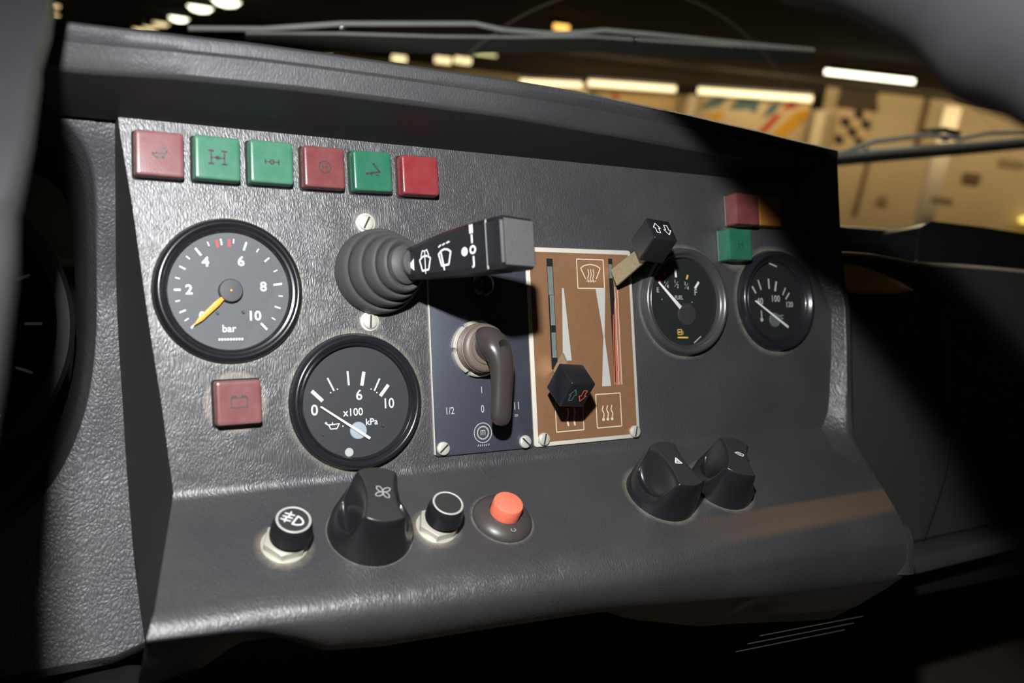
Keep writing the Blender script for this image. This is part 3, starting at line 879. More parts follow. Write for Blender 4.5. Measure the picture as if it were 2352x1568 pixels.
if sg < 0: sec = [[(x, y, -zq) for x, y, zq in r] for r in sec]
V = g.grid(sec, close=True); g.cap(V[0][::-1]); g.cap(V[-1])
g.build('end_cap', M_black, st, ML, smooth=30)
g = G(); q = [(45.6, -9.6, -W0-6.5), (45.6, 10.1, -W0-6.5), (45.6, 10.1, -0.8), (45.6, -9.6, -0.8)]
q2 = [(46.4, a, b) for _, a, b in q]
if sg < 0: q = [(a, b, -c) for a, b, c in q]; q2 = [(a, b, -c) for a, b, c in q2]
V = g.grid([q, q2], close=True); g.build('cap_joint', M_whiter, st, ML)
g = G(); q = [(55.9, -9.0, -17.6), (55.9, 9.2, -17.6), (55.9, 9.2, -1.2), (55.9, -9.0, -1.2)]
q2 = [(55.4, a*1.01, b) for _, a, b in q]
if sg < 0: q = [(a, b, -c) for a, b, c in q]; q2 = [(a, b, -c) for a, b, c in q2]
V = g.grid([q2, q], close=True); g.cap(V[-1]); g.build('end_face', M_grey, st, ML, label='brushed grey end face of the stalk')
# printed symbols on the marked side face
g = G()
zf = 0.08*sg
def SYX(x, y): return (x, y)
g.poly([(-1.6, -1.6), (2.2, -4.2), (2.2, 1.0)], zf)
def washer_sym(cx, cy, k, mode):
    w = 0.8
    fan = [(cx-1.7*k, cy-3.1*k), (cx-2.9*k, cy+0.8*k), (cx-1.5*k, cy+1.7*k), (cx, cy+2.0*k), (cx+1.5*k, cy+1.7*k), (cx+2.9*k, cy+0.8*k), (cx+1.7*k, cy-3.1*k)]
    if mode == 0:
        g.ribbon(fan, w, zf, True); g.ribbon([(cx, cy-4.2*k), (cx, cy+3.6*k)], 0.5, zf)
        g.ribbon([(cx, cy+3.6*k), (cx-1.2*k, cy+4.0*k), (cx-2.1*k, cy+2.0*k)], 0.5, zf)
        g.ribbon([(cx, cy+3.6*k), (cx+1.2*k, cy+4.0*k), (cx+2.1*k, cy+2.0*k)], 0.5, zf)
    else:
        g.ribbon(fan, w, zf, True); g.ribbon([(cx-0.5*k, cy-4.4*k), (cx-1.8*k, cy+1.6*k)], 0.9, zf)
        g.ribbon([(cx-2.6*k, cy+3.1*k), (cx-1.7*k, cy+3.5*k)], 0.7, zf); g.ribbon([(cx-0.7*k, cy+3.5*k), (cx+0.2*k, cy+3.7*k)], 0.7, zf); g.ribbon([(cx+1.2*k, cy+3.8*k), (cx+2.4*k, cy+4.0*k)], 0.7, zf)
washer_sym(9.5, -1.3, 1.2, 0)
washer_sym(22.0, -0.6, 1.3, 1)
g.disc(34.0, -0.9, 1.8, zf)
for i, (x, y, v) in enumerate(((38.4, 7.4, 'II'), (38.6, 3.4, 'I'), (38.8, -1.0, 'O'), (39.0, -5.4, 'J'))):
    g.text(v, x, y, 3.2, zf, bold=0.2, sx=1.0*(1 if sg > 0 else -1))
g.build('symbols', M_white, st, ML, smooth=None)

# ------------------------------------------------------------------ rotary switch on its blue-grey plate
rs = thing('rotary_switch', 'blue-grey plate with brown lever handle turning to 1/2 and 0', 'switch', PF(-20.2, -1.0, 0.08))
g = G(); g.prism(rrect(26.6, 1.6, 4, 50.0), 0, 1.2, 0.25); g.build('plate', M_blueplate, rs)
g = G()
g.box(-26.9, -26.45, -49, 49, 0.1, 1.25)
g.build('plate_edge', M_cream, rs, label='bare pale edge of the plate')
for x, y, sl in ((-22.8, -46.3, 40), (21.6, -46.7, -45), (-22.8, 46.3, 10), (21.6, 46.3, 80)):
    screw_mesh('screw', rs, T(x, y, 1.2), 3.2, False, sl)
g = G()
g.text('1/2', -18.3, -29.2, 3.4, 1.26, bold=0.02, sx=0.8); g.text('0', -0.8, -29.4, 3.7, 1.26, bold=0.02, sx=0.7)
g.text('1', 17.0, -29.0, 3.7, 1.26, bold=0.02, sx=0.8); g.text('1', 19.2, -29.0, 3.7, 1.26, bold=0.02, sx=0.8); g.text('m', 17.8, -33.4, 1.8, 1.26)
g.ribbon([(-0.8, -21.5), (-0.8, -18.5)], 0.4, 1.26)
cx, cy = -1.2, -40.6
g.ribbon([(cx+4.7*math.cos(2*PI*k/28), cy+4.7*math.sin(2*PI*k/28)) for k in range(28)], 0.45, 1.26, True)
g.ribbon([(cx+3.0*math.cos(2*PI*k/22), cy+3.0*math.sin(2*PI*k/22)) for k in range(22)], 0.7, 1.26, True)
for k in range(3): g.ribbon([(cx-1.1+1.1*k, cy-1.1), (cx-1.1+1.1*k, cy+1.1)], 0.4, 1.26)
g.ribbon([(cx-1.1, cy+1.1), (cx+1.1, cy+1.1)], 0.4, 1.26)
for k in range(6): g.ribbon([(cx-3.0+1.15*k, cy-6.3), (cx-2.6+1.15*k, cy-5.5)], 0.35, 1.26)
g.build('lettering', M_sil, rs, smooth=None)
g = G(); g.lathe([(6.4, 1.2), (6.2, 3.5), (5.0, 5.6), (2.5, 6.8), (0.2, 7)], 32, M=Matrix.Translation((1.5, 30.5, 0)), cap1=True)
g.build('dome_button', M_black, rs)
# notched nut
g = G()
NN = 96
rows = []
for r, zz in ((13.6, 1.2), (13.6, 3.6), (13.0, 4.2), (11.0, 4.3)):
    row = []
    for k in range(NN):
        q = (k % 16)
        rr = r - (1.3 if q in (0, 1) and r > 12 else 0)
        row.append((rr*math.cos(2*PI*k/NN), rr*math.sin(2*PI*k/NN), zz))
    rows.append(row)
g.grid(rows, close=True); g.build('ring_nut', M_nut, rs, T(-2.6, -0.2, 0))
g = G()
prof = [(12.2, 4.0)]
for k in range(4):
    prof += [(11.9, 4.6+k*1.3), (11.9, 5.2+k*1.3), (11.4, 5.4+k*1.3), (11.4, 5.8+k*1.3)]
prof += [(11.6, 10.0), (11.3, 11.2), (10.5, 12.0), (9.3, 12.3), (9.0, 11.8), (8.2, 11.9), (7.8, 12.6)]
g.lathe(prof, 64, cap1=True); g.build('collar', M_collar, rs, T(-2.6, -0.2, 0))
# handle: domed hub flowing into a curved paddle
g = G()
path = [(-5.5, 3.2, 12.5), (-3.5, 4.0, 14.5), (-0.8, 2.6, 17.5), (1.2, -0.8, 19.8), (2.4, -5.5, 20.8), (2.6, -11, 21), (2.3, -17, 20.8), (1.9, -23, 20.6), (1.5, -29, 20.3), (1.2, -33.5, 20.0), (1.1, -35.6, 19.6), (1.0, -36.6, 19.2)]
rw = [4.5, 6.6, 7.4, 7.0, 6.3, 5.6, 5.2, 5.0, 5.0, 4.9, 3.6, 1.4]
rh = [3.5, 5.0, 5.6, 5.4, 5.0, 4.4, 3.9, 3.6, 3.5, 3.4, 2.6, 1.0]
rows = []
for i, p in enumerate(path):
    p = Vector(p)
    tv = Vector(path[min(i+1, len(path)-1)]) - Vector(path[max(i-1, 0)]); tv.normalize()
    zz = Vector((0, 0, 1)); zz = (zz - tv*zz.dot(tv)).normalized(); xx = tv.cross(zz).normalized()
    rows.append([tuple(p + xx*rw[i]*math.copysign(abs(math.cos(2*PI*k/24))**0.85, math.cos(2*PI*k/24)) + zz*rh[i]*math.copysign(abs(math.sin(2*PI*k/24))**0.85, math.sin(2*PI*k/24))) for k in range(24)])
V = g.grid(rows, close=True); g.cap(V[0][::-1]); g.cap(V[-1])
h = g.build('lever_handle', M_lever, rs, T(-2.6, 0, 0), smooth=60)
md = h.modifiers.new('sub', 'SUBSURF'); md.levels = 1; md.render_levels = 2
g = G(); g.lathe([(7.6, 9), (7.6, 15.0), (6.6, 16.4), (3, 17)], 32, cap1=True); g.build('hub', M_lever, rs, T(-1.6, 0.8, 0))
g = G(); g.lathe([(2.4, -1), (2.3, 0.5), (1.9, 0.45), (0.1, 0.4)], 20, cap1=True); g.build('pin_hole', M_slotd, rs, T(-0.6, 0.6, 24.4))

# ------------------------------------------------------------------ heater control
hc = thing('heater_control', 'brown heater control plate with two sliding lever knobs', 'heater control', PF(40.2, -0.9, 0.08))
def hx(X, Y): return (X-40.2, Y+0.9)
g = G(); g.prism(rrect(33.0, 1.6, 4, 50.2), 0, 1.2, 0.3); g.build('backing_plate', M_cream, hc)
# brown sheet with two open slots
g = G()
SL = [hx(18.9, 44.8), hx(22.2, -12.0)]
x0, x1, y0, y1 = -30.9, 30.9, -48.0, 47.8
s1a, s1b = -20.9, -17.2; s2a, s2b = 17.7, 20.4
sy1 = (-12, 44.5); sy2 = (-20, 45.5)
def rect(a, b, c, d_): g.poly([(a, c), (b, c), (b, d_), (a, d_)], 1.45)
rect(x0, s1a, y0, y1); rect(s1a, s1b, y0, sy1[0]); rect(s1a, s1b, sy1[1], y1); rect(s1b, s2a, y0, y1)
rect(s2a, s2b, y0, sy2[0]); rect(s2a, s2b, sy2[1], y1); rect(s2b, x1, y0, y1)
pf = g.build('printed_plate', M_brown, hc, smooth=None)
g = G(); g.box(s1a-0.2, s1b+0.2, sy1[0], sy1[1], 1.21, 1.27); g.build('slot', M_slotd, hc)
g = G(); g.box(s2a-0.2, s2b+0.2, sy2[0], sy2[1], 1.21, 1.27); g.build('slot', M_slotd, hc)
for bx_ in ((s1a+0.4, s1b-0.3, 26, 40.5, 1.28, 1.38), (s1a+0.9, s1b-0.2, 10.5, 25.8, 1.28, 1.36), (s1a+0.9, s1b-0.2, -6, 6.8, 1.28, 1.36), (s2a+0.3, s2b-0.2, 35, 42.5, 1.28, 1.38)):
    g = G(); g.box(*bx_); g.build('slider_strip', M_slotg, hc)
zP = 1.5
M_cprint = plain('cream_print', (0.66, 0.56, 0.42), 0.5)
def lin(pts, w=0.45, closed=False): g.ribbon([hx(*p) for p in pts], w, zP, closed)
g = G()
lin([(37.7, 43.8), (54.6, 43.8), (54.6, 28.6), (37.7, 28.6)], 0.5, True)
lin([(42.8, 33.6), (40.0, 39.2), (42.5, 40.6), (46.2, 41.2), (49.9, 40.6), (52.4, 39.2), (49.6, 33.6)], 0.5)
for x in (44.6, 46.2, 47.8): lin([(x, 31.8), (x-0.5, 33.8), (x+0.4, 36), (x, 38.6)], 0.45)
lin([(43.2, 32.4), (49.4, 32.4)], 0.3)
g.build('defrost_symbol', M_cprint, hc, smooth=None)
g = G()
lin([(45.4, -26.8), (61.2, -26.8), (61.2, -44.2), (45.4, -44.2)], 0.5, True)
for x in (49.6, 52.4, 55.2):
    lin([(x, -39.5), (x+0.6, -37.2), (x-0.5, -35), (x+0.2, -33)], 0.6)
    g.disc(*hx(x, -40), 0.8, zP)
g.build('heat_symbol', M_cprint, hc, smooth=None)
g = G()
lin([(20.3, -28.8), (37.0, -28.8), (37.0, -44.4), (20.3, -44.4)], 0.5, True)
for x in (27.6, 31.6):
    lin([(x, -41.5), (x-0.5, -38.5), (x+0.3, -35.5), (x, -33)], 1.0)
g.build('footwell_symbol', M_cprint, hc, smooth=None)
g = G()
g.poly([hx(27.8, 28.6), hx(28.9, 28.6), hx(31.6, -8.6), hx(26.2, -8.6)], zP)
g.poly([hx(48.8, 28.5), hx(55.0, 28.5), hx(53.1, 3.9), hx(52.2, 3.9)], zP); g.poly([hx(52.3, 3.9), hx(53.0, 3.9), hx(55.6, -22.8), hx(49.8, -22.8)], zP)
g.build('silver_wedge', M_sil, hc, smooth=None)
g = G()
g.poly([hx(62.2, 29.5), hx(63.0, 29.5), hx(62.2, -22.4), hx(61.4, -22.4)], zP)
g.poly([hx(60.4, 22), hx(60.9, 22), hx(60.2, -22.4), hx(58.9, -22.4)], zP)
g.poly([hx(59.2, 15), hx(59.6, 15), hx(58.2, -22.4), hx(57.6, -22.4)], zP)
g.build('red_stripe', M_redstripe, hc, smooth=None)
g = G()
g.poly([hx(61.2, 29.5), hx(61.6, 29.5), hx(61.0, -22.4), hx(60.5, -22.4)], zP); g.poly([hx(63.0, 29.5), hx(63.3, 29.5), hx(62.9, -22.4), hx(62.4, -22.4)], zP)
g.build('cream_stripe', M_cream, hc, smooth=None)
for x, y in ((-27.8, -46.4), (29.2, -47.0+0.2)):
    screw_mesh('screw', hc, T(x, y, 1.2), 3.2, False, 75)

def lever_knob(parent_name, K, u, M_sw, sx, face_syms, blade_pts, bw, kl):
    pass
def heater_lever(base_, kc, ang, size, cols, flip, label, roll=0):
    """steel blade out of the slot with a black block knob on its end; ang = tilt of the lever up from the panel normal"""
    lv = bpy.data.objects.new('control_lever', None); S.collection.objects.link(lv); lv.parent = hc
    lv['label'] = label
    a = R_(ang)
    u = Vector((0.0, math.sin(a), math.cos(a)))            # along the lever, outwards
    v = Vector((0.0, math.cos(a), -math.sin(a)))           # across, upwards
    kc = Vector(kc)
    rotm = Matrix.Rotation(R_(roll), 3, u)
    X1 = rotm @ Vector((1, 0, 0)); V1 = rotm @ v
    MK = Matrix(((X1.x, V1.x, u.x, kc.x*mm), (X1.y, V1.y, u.y, kc.y*mm), (X1.z, V1.z, u.z, kc.z*mm), (0, 0, 0, 1)))
    hw, hh, hl = size
    g = G()
    pts = []
    for sx_ in (-1, 1):
        for sy_ in (-1, 1):
            pts.append((sx_*hw, sy_*hh, -hl)); pts.append((sx_*hw*0.97, sy_*hh*0.97, hl))
    g.hull(pts, 0.9, 3)
    kn = g.build('knob', M_black, lv, MK, smooth=30)
    z = hl + 0.06
    for i, (cx, col) in enumerate(zip((-hw*0.42, hw*0.42), cols)):
        g = G()
        d_ = 1 if (i == 0) != flip else -1
        arrow = [(cx-1.0, -3.2*d_), (cx-1.0, 0.2*d_), (cx-2.1, 0.2*d_), (cx, 3.6*d_), (cx+2.1, 0.2*d_), (cx+1.0, 0.2*d_), (cx+1.0, -3.2*d_)]
        g.ribbon(arrow, 0.5, z, True)
        g.build('arrow_symbol', col, kn, smooth=None)
    b0 = Vector(base_)
    g = G()
    e = kc - u*hl*0.8
    th = Vector((0.55, 0, 0))
    n = 6; rows = []
    for k in range(n+1):
        f = k/n
        p = b0.lerp(e, f); hv = V1*(5.6 - 0.8*f)
        rows.append([tuple(p - th - hv), tuple(p + th - hv), tuple(p + th + hv), tuple(p - th + hv)])
    V = g.grid(rows, close=True); g.cap(V[0][::-1]); g.cap(V[-1])
    g.build('blade', M_blade, lv, smooth=30)
M_arr_w = M_white; M_arr_b = plain('blue_grey_print', (0.10, 0.14, 0.18), 0.5); M_arr_r = plain('red_print_bright', (0.75, 0.10, 0.07), 0.5)
heater_lever((*hx(59.0, 34.0), 4.8), (*hx(67.0, 50.0), 29.0), 36, (7.2, 7.4, 8.2), (M_white, M_white), False, 'upper slider lever tilted up over the fuel gauge', roll=-8)
heater_lever((*hx(21.0, -9), 5.2), (*hx(16.8, -21.0), 22.0), -42, (7.4, 7.8, 7.2), (M_arr_b, M_arr_r), False, 'lower slider lever with blue and red arrows', roll=-6)

# ------------------------------------------------------------------ shelf controls
def pull_switch(X, s, label, sym, tx=0, lean=0, Rk=7.9, dz=-5.6):
    t = thing('pull_switch', label, 'switch', SF(X, s), 'pull switches on the shelf')
    g = G()
    pts = [(8.9*math.cos(R_(60*k+8)), 8.9*math.sin(R_(60*k+8))) for k in range(6)]
    g.prism(pts, 1.0, 4.4, 0.5); g.build('hex_nut', M_nut, t)
    g = G(); g.lathe([(9.2, 0), (9.2, 0.8), (8, 1.1)], 36, cap1=True); g.build('washer', M_nut, t)
    g = G(); g.lathe([(4.2, 4), (4.2, 11)], 24, cap1=True); g.build('shaft', M_steel, t)
    K = Matrix.Rotation(R_(lean), 4, 'X')
    K = T(1.6, 0, dz)
    g = G(); g.lathe([(3, 11.0), (Rk-0.6, 11.0), (Rk+0.3, 12.0), (Rk+0.1, 16.5), (Rk-0.8, 20.0), (Rk-1.2, 20.5)], 56, cap0=True, cap1=True)
    kb = g.build('knob', M_black, t, K, smooth=40)
    g = G(); g.lathe([(Rk-1.1, 20.5), (Rk-1.5, 20.75), (Rk-2.0, 20.5)], 56); g.build('ring_line', M_sil, kb)
    g = G(); g.lathe([(Rk-2.0, 20.56), (0.1, 20.56)], 48, cap1=True); g.build('top_disc', M_blackd, kb)
    if sym:
        g = G(); sym(g, 20.64); g.build('symbol', M_white, kb, Matrix.Rotation(R_(-42), 4, 'Z'), smooth=None)
    return t
def sym_fog(g, z):
    for y in (1.7, 0, -1.7): g.ribbon([(-4.3, y-0.5), (-0.7, y+0.2)], 0.55, z)
    g.ribbon([(-2.6, 2.9), (-2.2, 1.0), (-2.8, -1.0), (-2.4, -2.9)], 0.5, z)
    g.ribbon([(0.6, -2.3), (0.6, 2.3), (2.2, 2.0), (3.6, 1.0), (4.0, 0), (3.6, -1.0), (2.2, -2.0)], 0.6, z, True)
pull_switch(-124.2, 32.2, 'black pull switch with fog lamp symbol on its cap, left of the fan knob', sym_fog)
pull_switch(-59.0, 34.0, 'plain black pull switch with hex nut, between the fan knob and red button', None, Rk=7.8, dz=-5.4)

rb = thing('push_button', 'coral red push button on a round brown base', 'push button', SF(-26.6, 34.3))
g = G(); g.lathe([(13.9, -0.5), (13.9, 0.6), (13.3, 1.8), (11.5, 3.2), (9.5, 4.2), (7.4, 4.9), (7.1, 4.4), (6.9, 3)], 64, cap1=True); g.build('base', plain('brown_black_base', (0.055, 0.045, 0.042), 0.38, coat=0.1, var=0.15, bscale=500), rb)
g = G(); g.lathe([(6.9, 3), (6.9, 9.8), (6.6, 10.5), (6.0, 10.8), (0.3, 10.9)], 48, cap1=True); g.build('button', M_redbtn, rb)
g = G(); g.ribbon([(1.1*math.cos(2*PI*k/14)-0.4, -10.2+0.9*math.sin(2*PI*k/14)) for k in range(14)], 0.3, 4.2, True)
g.build('ring_mark', M_whiter, rb, smooth=None)

def rotary(X, s, rz, label, Rb, H, gw, sym, mats, off=0.0, msym=M_white, srot=0, sx=0, sy=0):
    """finger knob: skirted base with a raised grip bar and a scooped hollow on each side"""
    t = thing('finger_control', label, 'knob', SF(X, s, 0, rz), 'rotary finger knobs')
    g = G()
    NR, NT = 70, 180
    def grip(x, y):
        k = abs(x)
        t_ = y/(Rb*0.86)
        wy = gw*(0.92 + 0.42*t_*t_)
        e = (k - wy)/1.0
        k2 = (math.log1p(math.exp(max(-30, min(30, e*2.2))))/2.2)
        span = max(2.5, Rb*0.86 - wy)
        f = min(1.0, k2/(span*0.62))
        drop = 1 - (1-f)**2.2
        top = H - 0.02*abs(y)**1.5*0.3
        low = H*(0.27 + 0.6*abs(t_)**2.4) + H*0.16*max(0, (k-wy-span*0.6)/span)
        low = min(low, top)
        return top - (top-low)*drop
    rows = []
    Rt = Rb*0.86
    for i in range(NR+1):
        r = Rt*(1 - (1-i/NR)**1.0)
        if i == 0: continue
        row = []
        for k in range(NT):
            a = 2*PI*k/NT
            x, y = r*math.cos(a), r*math.sin(a)
            z_ = grip(x, y)
            if i >= NR-2: z_ -= (0.25 if i == NR-2 else 0.7 if i == NR-1 else 1.5)*0.8
            row.append((x, y, z_))
        rows.append(row)
    row = []
    last = rows[-1]
    for f in (0.25, 0.55, 0.85, 1.0):
        row = []
        for k in range(NT):
            a = 2*PI*k/NT
            zl = last[k][2]
            z_ = zl*(1-f)
            r = Rt + (Rb-Rt)*(1 - z_/H)**1.0
            row.append((r*math.cos(a), r*math.sin(a), z_))
        rows.append(row)
    V = g.grid(rows, close=True); g.cap(V[0])
    gp = g.build('grip', [mats, M_knobtop], t, smooth=60)
    for p in gp.data.polygons:
        if p.center.z > (H-0.9)*mm and p.normal.z > 0.9: p.material_index = 1
    if sym:
        g = G(); sym(g, H+0.05)
        g.build('symbol', msym, t, T(sx, sy, 0) @ Matrix.Rotation(R_(srot), 4, 'Z'), smooth=None)
    return t
def sym_fan(g, z):
    for k in range(4):
        a0 = PI/2*k + 0.3
        pts = []
        for j in range(11):
            b = 2*PI*j/11
            px, py = 2.0+1.7*math.cos(b), 1.0*math.sin(b)+0.3
            pts.append((px*math.cos(a0)-py*math.sin(a0), px*math.sin(a0)+py*math.cos(a0)))
        g.ribbon(pts, 0.36, z, True)
def sym_tri(g, z):
    g.ribbon([(-1.9, -1.5), (1.9, -1.5), (0, 2.2)], 0.65, z, True); g.ribbon([(-0.8, -0.8), (0.8, -0.8), (0, 0.8)], 0.35, z, True)
def sym_lampb(g, z):
    g.ribbon([(-2.4, 0.3), (-0.6, 1.3), (2.3, 0.2), (1.7, -1.3), (-0.6, -1.0)], 0.5, z, True); g.ribbon([(-0.8, 0.6), (0.8, -0.6)], 0.4, z)
rotary(-88.4, 31.5, -10, 'large black knob with a fan symbol below the kPa gauge', 17.8, 23.5, 7.4, sym_fan, M_black, sx=0.8, sy=0.5, srot=10, msym=M_whiter)
rotary(65.5, 33.0, 0, 'black knob with a triangle symbol, left of the pair at right', 18.4, 22, 7.0, sym_tri, M_black, sx=0.8, sy=1.0, srot=-10)
rotary(106.0, 33.0, -30, 'black knob with a tilted lamp symbol, right of the pair', 17.2, 22, 7.0, sym_lampb, M_black, sx=1.0, sy=1.5, srot=5)

# ------------------------------------------------------------------ steering wheel (out of focus, close to the lens)
wc = Vector((-267.78, 10.14, 159.46))
wex = Vector((0.89155, 0.16103, 0.42332)); wen = Vector((0.21654, 0.66937, -0.71067)); wnn = wex.cross(wen).normalized()
sw = thing('steering_wheel', 'grey rubber steering wheel rim and spoke, out of focus nearest the lens', 'steering wheel', PF(*wc))
RW = 262.5
g = G()
NWH = 240
path = [wex*RW*math.cos(2*PI*k/NWH) + wen*RW*math.sin(2*PI*k/NWH) for k in range(NWH)]
rows = []
for k, p in enumerate(path):
    rad = p.normalized(); tn = (path[(k+1) % NWH]-path[k-1]).normalized(); nb = tn.cross(rad).normalized()
    bump = 3.0*max(0, math.cos(PI*k/5))**1.5
    row = []
    for j in range(20):
        a = 2*PI*j/20
        back = max(0, -math.cos(a+0.9))**2
        rr = 15.6 + bump*back
        row.append(tuple(p + rad*math.cos(a)*rr + nb*math.sin(a)*rr))
    rows.append(row)
rows.append(rows[0])
g.grid(rows, close=True); g.build('rim', M_wheel, sw, smooth=80)
MWH = Matrix(((wex.x, wen.x, wnn.x, 0), (wex.y, wen.y, wnn.y, 0), (wex.z, wen.z, wnn.z, 0), (0, 0, 0, 1)))
g = G(); g.prism([(62.5, 0), (58.5, 30), (52.5, 66), (50.8, 74), (48.5, 97), (45, 118), (42, 130), (41, 150), (30, 258), (-8, 258), (-15, 150), (-40, 110), (-85, 60), (-85, 0)], -2.5, 3, 1.2, 2, M=MWH); g.build('spoke', M_wheel, sw, smooth=30)  # out-of-view left side widened to block flash from the cluster
g = G(); g.prism([(62.5, 0), (66.5, -18), (71.5, -48), (80, -110), (90, -248), (-60, -250), (-85, -100), (-85, -50), (-85, 0)], -2.5, 3, 1.2, 2, M=MWH); g.build('spoke', M_wheel, sw, smooth=30)
g = G(); g.lathe([(30, -25), (30, 5), (26, 9), (12, 11), (1, 11.5)], 48, M=Matrix.Translation(wex*-8) @ MWH, cap0=True, cap1=True)
g.build('hub', M_wheel, sw)

# steering column shroud under the cluster
cs = thing('steering_column', 'dark steering column shroud at the bottom left edge', 'steering column', PF(-185, -160, 0))
g = G()
rows = []
for zc, yo, rr in ((-40, 0, 30), (20, -3, 33), (60, -8, 34), (100, -16, 34), (105, -18, 30)):
    rows.append([(rr*1.35*math.cos(2*PI*k/40), yo + rr*math.sin(2*PI*k/40), zc) for k in range(40)])
V = g.grid(rows, close=True); g.cap(V[0][::-1]); g.cap(V[-1])
g.build('shroud', plain('matt_shroud', (0.01, 0.01, 0.01), 0.8, spec=0.2), cs, smooth=50)

# ------------------------------------------------------------------ passenger dashboard
pd = thing('passenger_dashboard', 'dark vinyl passenger dashboard with pale top edge, beyond the panel', 'dashboard', PF())
top = [(245, 57, -20), (257, 57, -20), (275, 57.5, -20), (299, 57, -20), (325, 54.5, -20), (345, 52.5, -20), (360, 52, -20), (397, 52, -20), (440, 51, -20), (520, 48, -20), (640, 45, -20)]
g = G()
cols = []
for p in top:
    x, y, w = p
    cols.append([(x, y-2, w), (x, y-8, w-1.5), (x, y-20, w-3), (x, 20, w-1.5), (x, -10, w), (x, -60, w), (x, -110, w-1), (x, -145, w-4), (x, -152, w-14)])
g.grid(cols)
g.build('fascia', M_passd, pd, smooth=50)
g = G()
g.tube([(x, y-1, w+0.2) for x, y, w in top], 1.5, 10); g.build('top_edging', M_tan, pd)
g = G()
cols = [[(x, y-0.5, w), (x, y+2, w-25), (x, y+5, w-60), (x, y+8, w-90)] for x, y, w in top]
g.grid(cols); g.build('top_surface', M_black, pd)
g = G()
rows = []
al = [(247, 50.5), (262, 50), (285, 47.5), (303, 42.5), (318, 36.5), (328, 30.5), (318, 29.6), (290, 29.4), (262, 30.5), (248, 33), (246.5, 37)]
rows.append([(x, y, -21) for x, y in al]); rows.append([(x, y, -17.5 + (50-y)*0.45) for x, y in al])
cxm = sum(p[0] for p in al)/len(al); cym = sum(p[1] for p in al)/len(al)
rows.append([(x+(cxm-x)*0.2, y+(cym-y)*0.2, -16.4 + (50-y)*0.45) for x, y in al])
V = g.grid(rows, close=True); g.cap(V[-1]); g.build('ochre_patch', M_yel, pd, label='ochre yellow curved patch below the pale edge')  # raised patch in one ochre tone, tilted to face upwards
g = G()
g.prism([(366, 20), (374, 19), (377, -5), (375, -70), (369, -74), (367, -5)], -23, -17.5, 1.2); g.build('grab_slot', M_black, pd)
g = G(); g.tube([(372, -75, -19), (364, -100, -19), (350, -125, -20), (338, -145, -22)], 0.9, 8); g.build('seam', M_black, pd)
g = G()
g.prism([(246, -147), (640, -147), (640, -158), (246, -158)], -30, 4, 2.0); g.build('lower_ledge', M_passd, pd)
g = G()
g.prism([(246, -158), (640, -158), (640, -196), (246, -180)], -40, -22, 2.0); g.build('lower_panel', M_black, pd)

bx = thing('dash_tray', 'black lidded box with rounded corner standing on the passenger dashboard', 'box', PF(600, 60, -165))
g = G()
out = [(-106, 12), (-100, 36), (-93, 44), (-82, 48), (0, 46), (160, 38), (160, 4), (-106, 4)]
g.prism(out, 0, 45, 2.0, 3); g.build('body', M_black, bx)
g = G(); g.tube([(-103, 34, 45), (-94, 43, 45), (-82, 48, 45), (0, 46, 45), (160, 38, 45)], 1.2, 8); g.build('lid_edge', M_wheel, bx)
ct = thing('windshield_cowl', 'low black cowl strip along the foot of the windshield', 'cowl', PF(0, 0, -180))
g = G(); g.prism([(246, 68), (640, 68), (640, 108), (560, 113), (440, 114), (246, 114)], -30, 0, 3.0, 3); g.build('strip', M_black, ct)
g = G(); g.lathe([(3, 0), (2.6, 1.6), (0.4, 2.2)], 16, cap1=True); g.build('rivet', M_chrome, ct, T(462, 86, 0))

# ------------------------------------------------------------------ cab floor and the wall below the screen
def world_obj(o): return o
g = G()
g.box(-900, 1900, -400, 1400, -40, 0)
fo = g.build('floor', M_carpet, None, Matrix.Translation((0, 0, ZB-0.45))); struct(fo)
g = G()
g.box(-900, 1900, 0, 30, -450, -30)
fo = g.build('wall_front', M_passd, None, Matrix.Translation((0, 0.30, ZB))); struct(fo)
fb = thing('floor_bracket', 'dark rounded bracket standing on the carpet below the passenger ledge', 'bracket', Matrix.Translation((0.865, 0.20, ZB-0.45)))
g = G(); g.prism(rrect(55, 22, 6, 22), 0, 130, 4); g.build('body', M_black, fb)

